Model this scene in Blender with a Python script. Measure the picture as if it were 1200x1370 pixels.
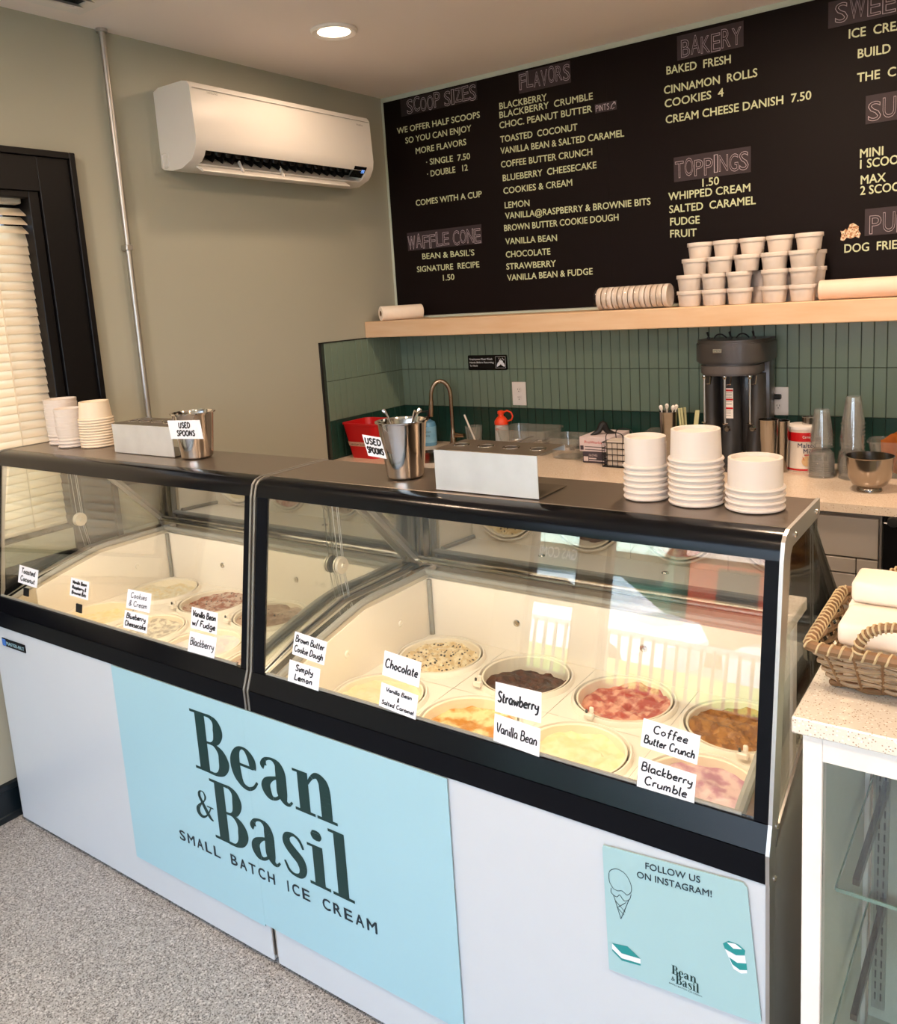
import bpy, bmesh, math, random
from mathutils import Vector, Matrix, noise
random.seed(7)
for _o in list(bpy.data.objects): bpy.data.objects.remove(_o)
SC=bpy.context.scene; COL=SC.collection; PI=math.pi
# ---------------------------------------------------------------- camera
YAW,PIT,ROL=0.6188,-0.1655,-0.0625; FPX,CXP,CYP=1122.87,604.88,586.87; CAM=Vector((2.8134,-3.525,1.6524))
_f=Vector((-math.sin(YAW)*math.cos(PIT),math.cos(YAW)*math.cos(PIT),math.sin(PIT)))
_r=Vector((math.cos(YAW),math.sin(YAW),0)); _u=_r.cross(_f)
_r,_u=math.cos(ROL)*_r+math.sin(ROL)*_u,-math.sin(ROL)*_r+math.cos(ROL)*_u
cam=bpy.data.cameras.new('camera'); co=bpy.data.objects.new('camera',cam); COL.objects.link(co)
M=Matrix((_r,_u,-_f)).transposed().to_4x4(); M.translation=CAM; co.matrix_world=M
cam.sensor_fit='HORIZONTAL'; cam.sensor_width=36; cam.lens=FPX*36/1200
cam.shift_x=(600-CXP)/1200; cam.shift_y=(CYP-685)/1200; cam.clip_start=0.05; SC.camera=co
# ---------------------------------------------------------------- world, sun, exposure
SC.view_settings.view_transform='Standard'; SC.view_settings.look='None'; SC.view_settings.gamma=1
SC.view_settings.use_curve_mapping=False; SC.view_settings.exposure=-0.03
W=bpy.data.worlds.new('world'); SC.world=W; W.use_nodes=True
wn=W.node_tree.nodes; wl=W.node_tree.links
bg=wn['Background']; tc=wn.new('ShaderNodeTexCoord'); sp=wn.new('ShaderNodeSeparateXYZ'); cr=wn.new('ShaderNodeValToRGB')
cr.color_ramp.elements[0].position=0.45; cr.color_ramp.elements[0].color=(0.75,0.85,1,1)
cr.color_ramp.elements[1].position=0.9; cr.color_ramp.elements[1].color=(0.35,0.58,1,1)
mp=wn.new('ShaderNodeMapRange'); mp.inputs[1].default_value=-1; mp.inputs[2].default_value=1
wl.new(tc.outputs['Generated'],sp.inputs[0]); wl.new(sp.outputs[2],mp.inputs[0]); wl.new(mp.outputs[0],cr.inputs[0]); wl.new(cr.outputs[0],bg.inputs[0])
bg.inputs[1].default_value=8.0
sun=bpy.data.lights.new('sun','SUN'); sun.energy=24; sun.angle=0.01; sun.color=(1,.93,.82)
so=bpy.data.objects.new('sun',sun); COL.objects.link(so); so.rotation_euler=(math.radians(-42),math.radians(18),0)  # from behind the shop, onto the street
LAMP_W=20.0; STRIP_W=5.2; LAMPS=[(0.578,-0.985),(2.1,-1.0),(3.7,-1.0),(0.75,-3.0),(2.3,-3.3),(3.9,-3.2),(2.3,-4.6)]
# ---------------------------------------------------------------- helpers
def lin(c):
    return tuple(((x/255)/12.92 if x/255<=0.04045 else ((x/255+0.055)/1.055)**2.4) for x in c[:3])+(1,)
MATS={}
def mat(name,col=(200,200,200),rough=.5,metal=0.,**k):
    if name in MATS: return MATS[name]
    m=bpy.data.materials.new(name); m.use_nodes=True; MATS[name]=m
    n=m.node_tree.nodes; l=m.node_tree.links; b=n['Principled BSDF']
    c=lin(col); b.inputs['Base Color'].default_value=c; b.inputs['Roughness'].default_value=rough; b.inputs['Metallic'].default_value=metal
    if 'emit' in k:
        b.inputs['Emission Color'].default_value=lin(k.get('ecol',col)); b.inputs['Emission Strength'].default_value=k['emit']
    if 'coat' in k: b.inputs['Coat Weight'].default_value=k['coat']; b.inputs['Coat Roughness'].default_value=k.get('coatr',.08)
    if 'trans' in k: b.inputs['Transmission Weight'].default_value=k['trans']
    if 'sheen' in k: b.inputs['Sheen Weight'].default_value=k['sheen']
    if 'aniso' in k: b.inputs['Anisotropic'].default_value=k['aniso']
    # fine procedural variation on every surface
    v=k.get('var',.04); sc=k.get('vs',12.)
    geo=n.new('ShaderNodeTexCoord'); nz=n.new('ShaderNodeTexNoise'); nz.inputs['Scale'].default_value=sc; nz.inputs['Detail'].default_value=4
    mpg=n.new('ShaderNodeMapping'); mpg.inputs['Scale'].default_value=k.get('str',(1,1,1))
    l.new(geo.outputs['Object'],mpg.inputs[0]); l.new(mpg.outputs[0],nz.inputs[0])
    mx=n.new('ShaderNodeMix'); mx.data_type='RGBA'
    mx.inputs[6].default_value=tuple(x*(1-v*2) for x in c[:3])+(1,); mx.inputs[7].default_value=tuple(min(1,x*(1+v*2)) for x in c[:3])+(1,)
    if 'col2' in k: mx.inputs[7].default_value=lin(k['col2'])
    l.new(nz.outputs[0],mx.inputs[0]); l.new(mx.outputs[2],b.inputs['Base Color'])
    if 'ramp' in k:
        rr=n.new('ShaderNodeMapRange'); rr.inputs[1].default_value=k['ramp'][0]; rr.inputs[2].default_value=k['ramp'][1]
        l.new(nz.outputs[0],rr.inputs[0]); l.new(rr.outputs[0],mx.inputs[0])
    if k.get('bump'):
        bp=n.new('ShaderNodeBump'); bp.inputs['Strength'].default_value=k['bump']; bp.inputs['Distance'].default_value=k.get('bd',.002)
        l.new(nz.outputs[0],bp.inputs['Height']); l.new(bp.outputs[0],b.inputs['Normal'])
    m['base']=mx.name
    return m
def speckle(name,base,spots,rough=.5,size=400,**k):
    """base colour with small chips of other colours"""
    m=mat(name,base,rough,var=k.get('var',.03),vs=k.get('vs',3.),coat=k.get('coat',0),coatr=.15)
    n=m.node_tree.nodes; l=m.node_tree.links; b=n['Principled BSDF']; prev=n[m['base']].outputs[2]
    tcn=n.new('ShaderNodeTexCoord')
    for i,(c,s,th) in enumerate(spots):
        vz=n.new('ShaderNodeTexVoronoi'); vz.inputs['Scale'].default_value=s; vz.inputs['Randomness'].default_value=1
        l.new(tcn.outputs['Object'],vz.inputs['Vector'])
        mr=n.new('ShaderNodeMapRange'); mr.inputs[1].default_value=th; mr.inputs[2].default_value=th*.7
        sepc=n.new('ShaderNodeSeparateColor'); l.new(vz.outputs['Color'],sepc.inputs[0])
        mul=n.new('ShaderNodeMath'); mul.operation='MULTIPLY'
        gt=n.new('ShaderNodeMath'); gt.operation='GREATER_THAN'; gt.inputs[1].default_value=k.get('rare',.35)
        l.new(sepc.outputs[i%3],gt.inputs[0]); l.new(vz.outputs['Distance'],mr.inputs[0]); l.new(mr.outputs[0],mul.inputs[0]); l.new(gt.outputs[0],mul.inputs[1])
        mx=n.new('ShaderNodeMix'); mx.data_type='RGBA'; l.new(mul.outputs[0],mx.inputs[0]); l.new(prev,mx.inputs[6]); mx.inputs[7].default_value=lin(c); prev=mx.outputs[2]
    l.new(prev,b.inputs['Base Color']); return m
def glassmat(name,tint=(255,255,255),ior=1.5,gl=0.,rough=0.,boost=1.,haze=0.):
    if name in MATS: return MATS[name]
    m=bpy.data.materials.new(name); m.use_nodes=True; MATS[name]=m; n=m.node_tree.nodes; l=m.node_tree.links; n.remove(n['Principled BSDF'])
    t=n.new('ShaderNodeBsdfTransparent'); t.inputs[0].default_value=lin(tint); g=n.new('ShaderNodeBsdfGlossy'); g.inputs['Roughness'].default_value=rough
    fr=n.new('ShaderNodeLayerWeight'); fr.inputs[0].default_value=.5; pw=n.new('ShaderNodeMath'); pw.operation='POWER'; pw.inputs[1].default_value=5; l.new(fr.outputs['Facing'],pw.inputs[0])
    mth=n.new('ShaderNodeMath'); mth.operation='MULTIPLY_ADD'; mth.inputs[1].default_value=.9*boost; mth.inputs[2].default_value=.04*boost+gl; mth.use_clamp=True
    mx=n.new('ShaderNodeMixShader'); l.new(pw.outputs[0],mth.inputs[0]); l.new(mth.outputs[0],mx.inputs[0]); l.new(t.outputs[0],mx.inputs[1]); l.new(g.outputs[0],mx.inputs[2])
    if haze:
        df=n.new('ShaderNodeBsdfDiffuse'); df.inputs[0].default_value=(.8,.8,.78,1); m2=n.new('ShaderNodeMixShader'); m2.inputs[0].default_value=haze; l.new(mx.outputs[0],m2.inputs[1]); l.new(df.outputs[0],m2.inputs[2]); mx=m2
    l.new(mx.outputs[0],n['Material Output'].inputs[0])
    return m
def obj(name,bm,m,parent=None,smooth=False,**tags):
    me=bpy.data.meshes.new(name); bm.to_mesh(me); bm.free(); return link(name,me,m,parent,smooth,**tags)
def link(name,me,m,parent=None,smooth=False,**tags):
    if m is not None: me.materials.append(m)
    o=bpy.data.objects.new(name,me); COL.objects.link(o)
    if parent is not None:
        off=Vector((0,0,0)); p=parent
        while p is not None: off+=p.location; p=p.parent
        me.transform(Matrix.Translation(-off)); o.parent=parent
    if smooth:
        me.polygons.foreach_set('use_smooth',[True]*len(me.polygons))
        try: me.set_sharp_from_angle(angle=math.radians(35))
        except Exception: pass
    for k,v in tags.items(): o[k]=v
    return o
def thing(name,label,cat,loc=(0,0,0),group=None):
    o=bpy.data.objects.new(name,None); COL.objects.link(o); o.location=loc; o.empty_display_size=.05
    o['label']=label; o['category']=cat
    if group: o['group']=group
    return o
def tag(o,label,cat,group=None):
    o['label']=label; o['category']=cat
    if group: o['group']=group
    return o
def copytree(root,loc,label=None,rz=None,sc=None):
    r=root.copy(); COL.objects.link(r); r.location=loc
    if rz is not None: r.rotation_euler=(0,0,rz)
    if sc is not None: r.scale=sc
    if label: r['label']=label
    for ch in root.children:
        c=ch.copy(); COL.objects.link(c); c.parent=r
        for g in ch.children:
            d=g.copy(); COL.objects.link(d); d.parent=c
    return r
def NB(): return bmesh.new()
def box(bm,x0,x1,y0,y1,z0,z1,bev=0,seg=2):
    r=bmesh.ops.create_cube(bm,size=1); vs=r['verts']
    for v in vs: v.co=Vector(((x0+x1)/2+v.co.x*(x1-x0),(y0+y1)/2+v.co.y*(y1-y0),(z0+z1)/2+v.co.z*(z1-z0)))
    if bev>0:
        es=list({e for v in vs for e in v.link_edges}); bmesh.ops.bevel(bm,geom=es,offset=bev,segments=seg,affect='EDGES',profile=.5)
    return bm
def bx(*a,**k): return box(NB(),*a,**k)
def prism(bm,pts,a0,a1,axis='x'):
    """polygon pts extruded along axis; pts are the other two coordinates in order"""
    def P(p,a): return {'x':(a,p[0],p[1]),'y':(p[0],a,p[1]),'z':(p[0],p[1],a)}[axis]
    A=[bm.verts.new(P(p,a0)) for p in pts]; B=[bm.verts.new(P(p,a1)) for p in pts]; n=len(pts)
    bm.faces.new(A); bm.faces.new(B[::-1])
    for i in range(n): bm.faces.new((A[i],A[(i+1)%n],B[(i+1)%n],B[i]))
    bmesh.ops.recalc_face_normals(bm,faces=bm.faces); return bm
def lathe(bm,prof,c=(0,0,0),seg=32,axis='z',close=False):
    rings=[]
    for r,z in prof:
        ring=[]
        for i in range(seg):
            a=2*PI*i/seg; x,y=r*math.cos(a),r*math.sin(a)
            p={'z':(x,y,z),'x':(z,x,y),'y':(x,z,y)}[axis]
            ring.append(bm.verts.new((c[0]+p[0],c[1]+p[1],c[2]+p[2])))
            if r<1e-6: break
        rings.append(ring)
    for A,B in zip(rings,rings[1:]):
        for i in range(seg):
            a0,a1=A[i%len(A)],A[(i+1)%len(A)]; b0,b1=B[i%len(B)],B[(i+1)%len(B)]
            q=[]; 
            for v in (a0,a1,b1,b0):
                if v not in q: q.append(v)
            if len(q)>2: bm.faces.new(q)
    if close:
        A,B=rings[-1],rings[0]
        for i in range(seg): bm.faces.new((A[i],A[(i+1)%seg],B[(i+1)%seg],B[i]))
    bmesh.ops.recalc_face_normals(bm,faces=bm.faces); return bm
def tube(bm,pts,r,seg=8,closed=False,caps=True):
    pts=[Vector(p) for p in pts]; n=len(pts); rings=[]
    rs=r if isinstance(r,(list,tuple)) else [r]*n
    up=None
    for i in range(n):
        if closed: t=pts[(i+1)%n]-pts[i-1]
        else: t=pts[min(i+1,n-1)]-pts[max(i-1,0)]
        t.normalize()
        if up is None:
            up=Vector((0,0,1)) if abs(t.z)<.9 else Vector((1,0,0))
        s=t.cross(up); s.normalize(); up=s.cross(t); up.normalize()
        rings.append([bm.verts.new(pts[i]+(s*math.cos(2*PI*k/seg)+up*math.sin(2*PI*k/seg))*rs[i]) for k in range(seg)])
    m=n if closed else n-1
    for i in range(m):
        A,B=rings[i],rings[(i+1)%n]
        for k in range(seg): bm.faces.new((A[k],A[(k+1)%seg],B[(k+1)%seg],B[k]))
    if caps and not closed: bm.faces.new(rings[0][::-1]); bm.faces.new(rings[-1])
    return bm
def smoothpts(P,n=5):
    out=[]
    for i in range(len(P)-1):
        p0=P[max(i-1,0)];p1=P[i];p2=P[i+1];p3=P[min(i+2,len(P)-1)]
        for k in range(n):
            t=k/n; out.append(tuple(.5*((2*b)+(-a+c)*t+(2*a-5*b+4*c-d)*t*t+(-a+3*b-3*c+d)*t**3) for a,b,c,d in zip(p0,p1,p2,p3)))
    out.append(tuple(P[-1])); return out
# ---- flat print: 2D shapes laid on a surface by a mapping function (u,v)->Vector
def brush(S,P,w=None,n=5):
    """P: (x,y[,w]) ribbons; S collects quads"""
    Q=smoothpts([tuple(p) if len(p)==3 else (p[0],p[1],w) for p in P],n) if len(P)>2 else [tuple(p) if len(p)==3 else (p[0],p[1],w) for p in P]
    L=[];R=[]
    for i in range(len(Q)):
        a=Q[max(i-1,0)];b=Q[min(i+1,len(Q)-1)]; dx,dy=b[0]-a[0],b[1]-a[1]; d=math.hypot(dx,dy) or 1
        hw=Q[i][2]/2; L.append((Q[i][0]-dy/d*hw,Q[i][1]+dx/d*hw)); R.append((Q[i][0]+dy/d*hw,Q[i][1]-dx/d*hw))
    for i in range(len(Q)-1): S.append([L[i],R[i],R[i+1],L[i+1]])
def rect(S,x0,y0,x1,y1): S.append([(x0,y0),(x1,y0),(x1,y1),(x0,y1)])
def shapes_mesh(S,fn):
    bm=NB()
    for i,poly in enumerate(S):
        o_=Vector((0,-4e-5*(i%11),0))
        try: bm.faces.new([bm.verts.new(fn(*p)+o_) for p in poly])
        except Exception: pass
    return bm
TCACHE={}
def textmesh(s,bold=0.,outline=0.):
    key=(s,bold,outline)
    if key not in TCACHE:
        c=bpy.data.curves.new('t','FONT'); c.body=s; c.resolution_u=3; c.offset=bold
        if outline: c.fill_mode='NONE'; c.bevel_depth=outline; c.bevel_resolution=0
        o=bpy.data.objects.new('t',c); COL.objects.link(o); dg=bpy.context.evaluated_depsgraph_get()
        me=bpy.data.meshes.new_from_object(o.evaluated_get(dg)); vs=[tuple(v.co) for v in me.vertices]; fs=[tuple(p.vertices) for p in me.polygons]
        bpy.data.objects.remove(o); bpy.data.curves.remove(c); bpy.data.meshes.remove(me)
        TCACHE[key]=(vs,fs)
    return TCACHE[key]
def text_on(bm,s,x0,x1,h,fn,bold=0.,outline=0.,base=0.,zs=0.):
    """lay string s between u=x0..x1 with cap height h, baseline v=base"""
    if bold>0:
        d=bold*h*1.1/.7
        for i,(sx,sy) in enumerate(((-d,0),(d,0),(0,-d*.8),(0,d*.8))): text_on(bm,s,x0+sx,x1+sx,h,(lambda u,v,i=i: fn(u,v)+Vector((0,-.00025*i,0))),0.,outline,base+sy)
        return
    vs,fs=textmesh(s,bold,outline)
    if not vs: return
    a=min(v[0] for v in vs); b=max(v[0] for v in vs); k=(x1-x0)/(b-a); kh=h/.70
    V=[bm.verts.new(fn(x0+(v[0]-a)*k,base+v[1]*kh)+(Vector((0,-(v[2]+outline)*kh,0)) if outline else Vector((0,0,0)))) for v in vs]
    for f in fs:
        try: bm.faces.new([V[i] for i in f])
        except Exception: pass
STROKE={}
def _s(d):
    for line in d.strip().split('\n'):
        ch,w,rest=line.split(' ',2); STROKE[ch]=(float(w),[[tuple(float(q) for q in p.split(',')) for p in seg.split()] for seg in rest.split(';')])
_s('''a .55 .45,.5 .2,.55 .05,.3 .2,.02 .42,.2 .45,.5;.45,.5 .45,.1 .56,0
b .52 .08,1 .08,0;.08,.35 .3,.55 .47,.28 .3,.02 .08,.1
c .48 .42,.45 .22,.55 .05,.28 .2,.02 .46,.1
d .58 .45,.45 .2,.55 .05,.28 .2,.02 .42,.15;.45,1 .45,.1 .56,0
e .5 .06,.28 .42,.34 .3,.55 .08,.35 .15,.05 .47,.08
f .42 .4,.9 .28,1 .2,.8 .2,-.15;.05,.5 .38,.52
g .52 .45,.5 .2,.55 .06,.3 .2,.05 .43,.2;.45,.5 .43,-.2 .2,-.35 .08,-.22
h .52 .08,1 .08,0;.08,.3 .28,.55 .42,.4 .43,0
i .22 .1,.5 .1,.08 .2,0;.1,.72 .11,.78
j .25 .12,.5 .1,-.2 0,-.3
k .46 .08,1 .08,0;.4,.52 .1,.25 .42,0
l .22 .08,1 .08,.1 .18,0
m .7 .06,.52 .06,0;.06,.35 .2,.54 .3,.4 .3,0;.3,.35 .46,.54 .57,.4 .58,0
n .52 .06,.52 .06,0;.06,.35 .26,.55 .4,.4 .42,0
o .52 .25,.54 .06,.28 .25,.01 .44,.28 .25,.54
p .52 .08,.52 .08,-.35;.08,.4 .3,.54 .45,.28 .3,.02 .08,.12
r .4 .08,.52 .08,0;.08,.35 .2,.52 .36,.48
s .42 .36,.5 .18,.54 .1,.4 .32,.2 .26,.02 .05,.06
t .38 .16,.85 .15,.1 .34,.04;.02,.55 .34,.57
u .52 .07,.52 .08,.1 .25,.02 .42,.2;.43,.52 .43,0
v .46 .04,.52 .22,0 .42,.52
w .66 .05,.52 .17,0 .31,.42 .45,0 .6,.52
x .44 .05,.52 .4,0;.4,.52 .05,0
y .48 .06,.52 .1,.2 .4,.2;.43,.52 .4,-.2 .12,-.34
B .62 .08,1 .08,0;.08,1 .42,.96 .42,.6 .08,.54;.08,.54 .52,.48 .5,.08 .08,0
C .66 .56,.82 .36,1 .1,.75 .1,.25 .34,0 .6,.16
D .66 .08,1 .08,0;.08,1 .5,.85 .56,.4 .4,.08 .08,0
F .55 .08,1 .08,0;.08,1 .52,1;.08,.55 .42,.55
L .52 .1,1 .08,.02;.08,.02 .5,.04
S .56 .48,.85 .28,1 .1,.78 .28,.54 .48,.32 .34,.02 .06,.12
T .6 .04,1 .58,1;.31,1 .3,0
R .6 .08,1 .08,0;.08,1 .46,.92 .4,.58 .08,.52;.2,.52 .54,0
V .6 .04,1 .3,0 .58,1
U .62 .08,1 .08,.25 .3,0 .52,.25 .52,1
E .54 .1,1 .08,0;.1,1 .5,1;.1,.53 .42,.53;.08,0 .5,0
O .68 .34,1 .07,.7 .09,.2 .36,0 .6,.3 .56,.8 .34,1
P .56 .08,1 .08,0;.08,1 .46,.94 .44,.55 .08,.48
I .2 .1,0 .1,1
N .64 .08,0 .08,1;.08,1 .52,0;.52,0 .52,1
& .62 .56,0 .16,.74 .3,1 .42,.76 .08,.3 .26,0 .56,.36
/ .4 .34,1.05 .02,-.1''')
def hand(S,s,x,y,h,w,wid=None,slant=.12):
    """handwriting: single-stroke letters as ribbons"""
    tot=sum(STROKE.get(c,(.35,))[0]*1.08 if c!=' ' else .34 for c in s); k=h
    kx=h if wid is None else min(wid/tot,h*1.35)
    px=x
    for c in s:
        if c==' ': px+=.34*kx; continue
        W_,segs=STROKE[c]
        for sg in segs:
            pts=[(px+(p[0]+p[1]*slant)*kx,y+p[1]*k,w) for p in sg]
            brush(S,pts,n=3)
        px+=W_*1.08*kx
    return px-x
def bil(q,off=(0,0,0)):
    TL,TR,BR,BL=[Vector(p)+Vector(off) for p in q]
    return lambda u,v: (BL*(1-u)+BR*u)*(1-v)+(TL*(1-u)+TR*u)*v
ORD=['first','second','third','fourth','fifth','sixth','seventh','eighth','ninth','tenth','eleventh','twelfth','thirteenth','fourteenth']
# ---------------------------------------------------------------- materials
M_wall=mat('sage_paint',(171,170,154),.6,var=.015,vs=1.5,bump=.05)
M_trimwall=mat('pale_sage_trim',(196,204,188),.5)
M_ceil=mat('ceiling_paint',(246,236,230),.8,var=.015,vs=1.5)
M_black=mat('black_paint',(13,12,14),.4)
MATS['black_paint'].node_tree.nodes['Principled BSDF'].inputs['Specular IOR Level'].default_value=.2
M_navy=mat('navy_baseboard_paint',(9,22,30),.35)
M_steel=mat('brushed_steel',(176,170,162),.28,1.,str=(1,60,60),vs=8,var=.06)
M_top=mat('brushed_canopy_steel',(150,138,126),.3,.85,str=(1,40,1),vs=8,var=.06)
M_cupst=mat('cup_steel',(150,145,138),.17,1.,var=.03)
M_satin=mat('satin_aluminium',(190,188,184),.42,1.,vs=10,var=.04)
M_chrome=mat('polished_steel',(205,198,190),.12,1.,var=.02)
M_white=mat('white_enamel',(200,206,211),.28,var=.008,coat=.3)
M_liner=mat('cream_liner_plastic',(240,230,216),.45,var=.012,coat=.1)
M_blackp=mat('black_cabinet_trim',(12,14,19),.42,var=.02)
MATS['black_cabinet_trim'].node_tree.nodes['Principled BSDF'].inputs['Specular IOR Level'].default_value=.08
M_blackg=mat('black_gloss_trim',(9,10,14),.2,var=.02)
MATS['black_gloss_trim'].node_tree.nodes['Principled BSDF'].inputs['Specular IOR Level'].default_value=.25
M_grey=mat('grey_gasket',(150,146,138),.5)
M_paper=mat('white_paper_cup',(212,201,191),.55,var=.01)
M_cream=mat('cream_paper_cup',(224,208,184),.6,var=.01)
M_card=mat('white_card',(236,238,244),.6,var=.01)
M_ink=mat('black_marker_ink',(18,18,24),.6)
M_mint=mat('pale_aqua_vinyl',(160,200,211),.38,var=.012,vs=3)
M_mint2=mat('pale_teal_vinyl',(160,196,200),.3,var=.012,vs=3)
M_dgreen=mat('dark_teal_print',(2,50,50),.4,var=.02)
M_teal=mat('teal_print',(30,140,140),.4)
M_slate=mat('slate_print',(20,42,54),.4)
M_black_b=mat('dark_menu_panel',(14,5,5),.6,var=.08,vs=2)
MATS['dark_menu_panel'].node_tree.nodes['Principled BSDF'].inputs['Specular IOR Level'].default_value=.15
M_letter=mat('pale_green_lettering',(200,206,166),.5)
M_chalk=mat('chalk_lettering',(190,176,184),.7)
M_chalkb=mat('chalk_card',(48,36,42),.7,var=.1,vs=9)
M_wood=mat('maple_shelf_wood',(226,194,158),.45,col2=(208,170,130),vs=3.2,str=(1.2,9,9),ramp=(.35,.75))
M_tile=mat('sage_tile',(114,132,116),.25,var=.05,vs=3)
M_dtile=mat('dark_green_tile',(30,62,54),.25,var=.05,vs=3)
M_grout=mat('dark_grout',(48,60,52),.8)
M_quartz=speckle('quartz_counter',(224,206,186),[((178,150,122),190,.28),((238,226,212),120,.3)],rough=.18,var=.02)
M_quartz2=speckle('quartz_counter_light',(226,218,204),[((168,140,112),240,.30),((246,240,230),150,.3)],rough=.25,var=.02)
M_floor=speckle('speckled_vinyl_floor',(164,164,163),[((100,98,96),150,.42),((196,195,194),120,.42),((128,124,120),190,.42),((78,76,78),210,.38)],rough=.5,var=.02,rare=.25)
M_cab=mat('taupe_cabinet_paint',(158,150,142),.5,var=.01)
M_plastic=glassmat('clear_plastic',(253,253,252),1.45,.015,.08,1.3,.06)
M_glass=glassmat('clear_glass',(250,252,250),1.5,0.01,0,1.7)
M_glasse=mat('green_glass_edge',(120,150,140),.2)
M_redd=mat('red_metal',(196,18,24),.35)
M_dark=mat('charcoal_metal',(70,66,64),.4,.4)
M_dark2=mat('dark_grey_plastic',(52,52,54),.42)
M_blk=mat('matte_black',(14,14,15),.5)
M_wick=mat('wicker',(162,134,102),.6,var=.15,vs=60)
M_wickd=mat('brown_wicker',(124,90,56),.6,var=.15,vs=60)
M_wickl=mat('cream_cord',(190,168,128),.6,var=.1,vs=60)
M_towel=mat('paper_towel',(244,230,212),.85,var=.02,vs=60,bump=.3,bd=.001)
M_case=mat('white_case_frame',(238,232,226),.4)
M_casein=mat('case_interior_laminate',(204,210,196),.5,var=.06,vs=4)
# ---------------------------------------------------------------- room shell
H=2.672; XR=5.0; YF=-5.5
def struct(name,bm,m,parent=None,**k):
    o=obj(name,bm,m,parent,**k)
    if parent is None: o['kind']='structure'
    return o
struct('floor',bx(-.15,XR+.15,YF-.15,.15,-.12,0),M_floor)
struct('ceiling',bx(-.15,XR+.15,YF-.15,.15,H,H+.12),M_ceil)
struct('wall_back',bx(-.15,XR+.15,.01,.15,0,H),M_wall)
struct('wall_right',bx(XR,XR+.15,YF-.15,.15,0,H),M_wall)
# left wall with window hole
WY0,WY1,WZ0,WZ1=-2.95,-1.93,.93,2.09
bm=NB()
box(bm,-.15,0,WY1,.15,0,H); box(bm,-.15,0,YF-.15,WY0,0,H); box(bm,-.15,0,WY0,WY1,0,WZ0); box(bm,-.15,0,WY0,WY1,WZ1,H)
struct('wall_left',bm,M_wall)
# shop front wall with two window openings (behind the camera)
bm=NB(); FA=(.2,.56); FB=(.72,4.5); FZ=(.35,2.4)
box(bm,-.15,FA[0],YF-.15,YF,0,H); box(bm,FA[1],FB[0],YF-.15,YF,0,H); box(bm,FB[1],XR+.15,YF-.15,YF,0,H)
for a,b in(FA,FB): box(bm,a,b,YF-.15,YF,0,FZ[0]); box(bm,a,b,YF-.15,YF,FZ[1],H)
struct('wall_front',bm,M_wall)
for i,(a,b) in enumerate((FA,FB)):
    w=thing('window_%d'%(i+2),'x','x'); del w['label'],w['category']; w['kind']='structure'; w.location=((a+b)/2,YF-.07,FZ[0])
    bm=NB()
    for q in((a,a+.03),(b-.03,b)): box(bm,q[0],q[1],YF-.1,YF-.04,FZ[0],FZ[1])
    box(bm,a,b,YF-.1,YF-.04,FZ[0],FZ[0]+.03); box(bm,a,b,YF-.1,YF-.04,FZ[1]-.03,FZ[1])
    obj('window_frame',bm,M_black,w); obj('pane',bx(a+.03,b-.03,YF-.072,YF-.068,FZ[0]+.03,FZ[1]-.03),M_glass,w)
struct('baseboard_left',prism(NB(),[(0,0),(.016,0),(.016,.02),(.012,.024),(.012,.105),(.016,.11),(.012,.125),(0,.13)][::1],YF,-.0,'y'),M_navy)
# cove strip between board and ceiling, pale frame round the board
# ---------------------------------------------------------------- window 1 in left wall: trim, pane
win=thing('window_1','x','x',(0,-2.44,WZ0)); del win['label'],win['category']; win['kind']='structure'
def framering(y0,y1,z0,z1,w,xa,xb,bm=None):
    bm=bm or NB(); box(bm,xa,xb,y0,y0+w,z0,z1,.002,1); box(bm,xa,xb,y1-w,y1,z0,z1,.002,1); box(bm,xa,xb,y0+w,y1-w,z0,z0+w,.002,1); box(bm,xa,xb,y0+w,y1-w,z1-w,z1,.002,1); return bm
obj('casing',framering(-3.09,-1.772,.70,2.222,.13,0,.022),M_black,win)
obj('outer_bead',framering(-3.11,-1.766,.68,2.228,.022,0,.034),M_black,win)
obj('inner_stop',framering(-2.97,-1.905,.82,2.105,.035,-.02,.012),M_black,win)
bm=NB(); box(bm,-.13,0,-1.935,-1.93,WZ0,WZ1); box(bm,-.13,0,-2.95,-2.945,WZ0,WZ1); box(bm,-.13,0,-2.945,-1.935,WZ1-.005,WZ1); box(bm,-.13,0,-2.945,-1.935,WZ0,WZ0+.005)
obj('reveal',bm,M_black,win)
obj('sash',framering(-2.945,-1.935,WZ0+.005,WZ1-.005,.05,-.12,-.085),M_black,win)
obj('pane',bx(-.104,-.1,-2.89,-1.99,WZ0+.05,WZ1-.05),M_glass,win)
# venetian blind
bl=thing('venetian_blind','white slatted venetian blind hanging closed in the black-framed window','blind',(-.045,-2.43,.94))
M_slat=bpy.data.materials.new('backlit_white_slat'); M_slat.use_nodes=True
n=M_slat.node_tree.nodes; l=M_slat.node_tree.links; b=n['Principled BSDF']; b.inputs['Base Color'].default_value=lin((240,228,208)); b.inputs['Roughness'].default_value=.5
tr=n.new('ShaderNodeBsdfTranslucent'); tr.inputs[0].default_value=lin((250,240,222)); mx=n.new('ShaderNodeMixShader'); mx.inputs[0].default_value=.4
l.new(b.outputs[0],mx.inputs[1]); l.new(tr.outputs[0],mx.inputs[2]); l.new(mx.outputs[0],n['Material Output'].inputs[0])
obj('headrail',bx(-.07,-.03,-2.94,-1.945,2.055,2.085,.003,1),M_slat,bl)
bm=NB(); prism(bm,[(-.026,.0),(-.022,.002),(.022,.002),(.026,0),(.022,-.001),(-.022,-.001)],-.495,.495,'y')
me=bpy.data.meshes.new('slat'); bm.to_mesh(me); bm.free(); me.materials.append(M_slat)
NS=37; zt,zb=2.03,.965
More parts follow.
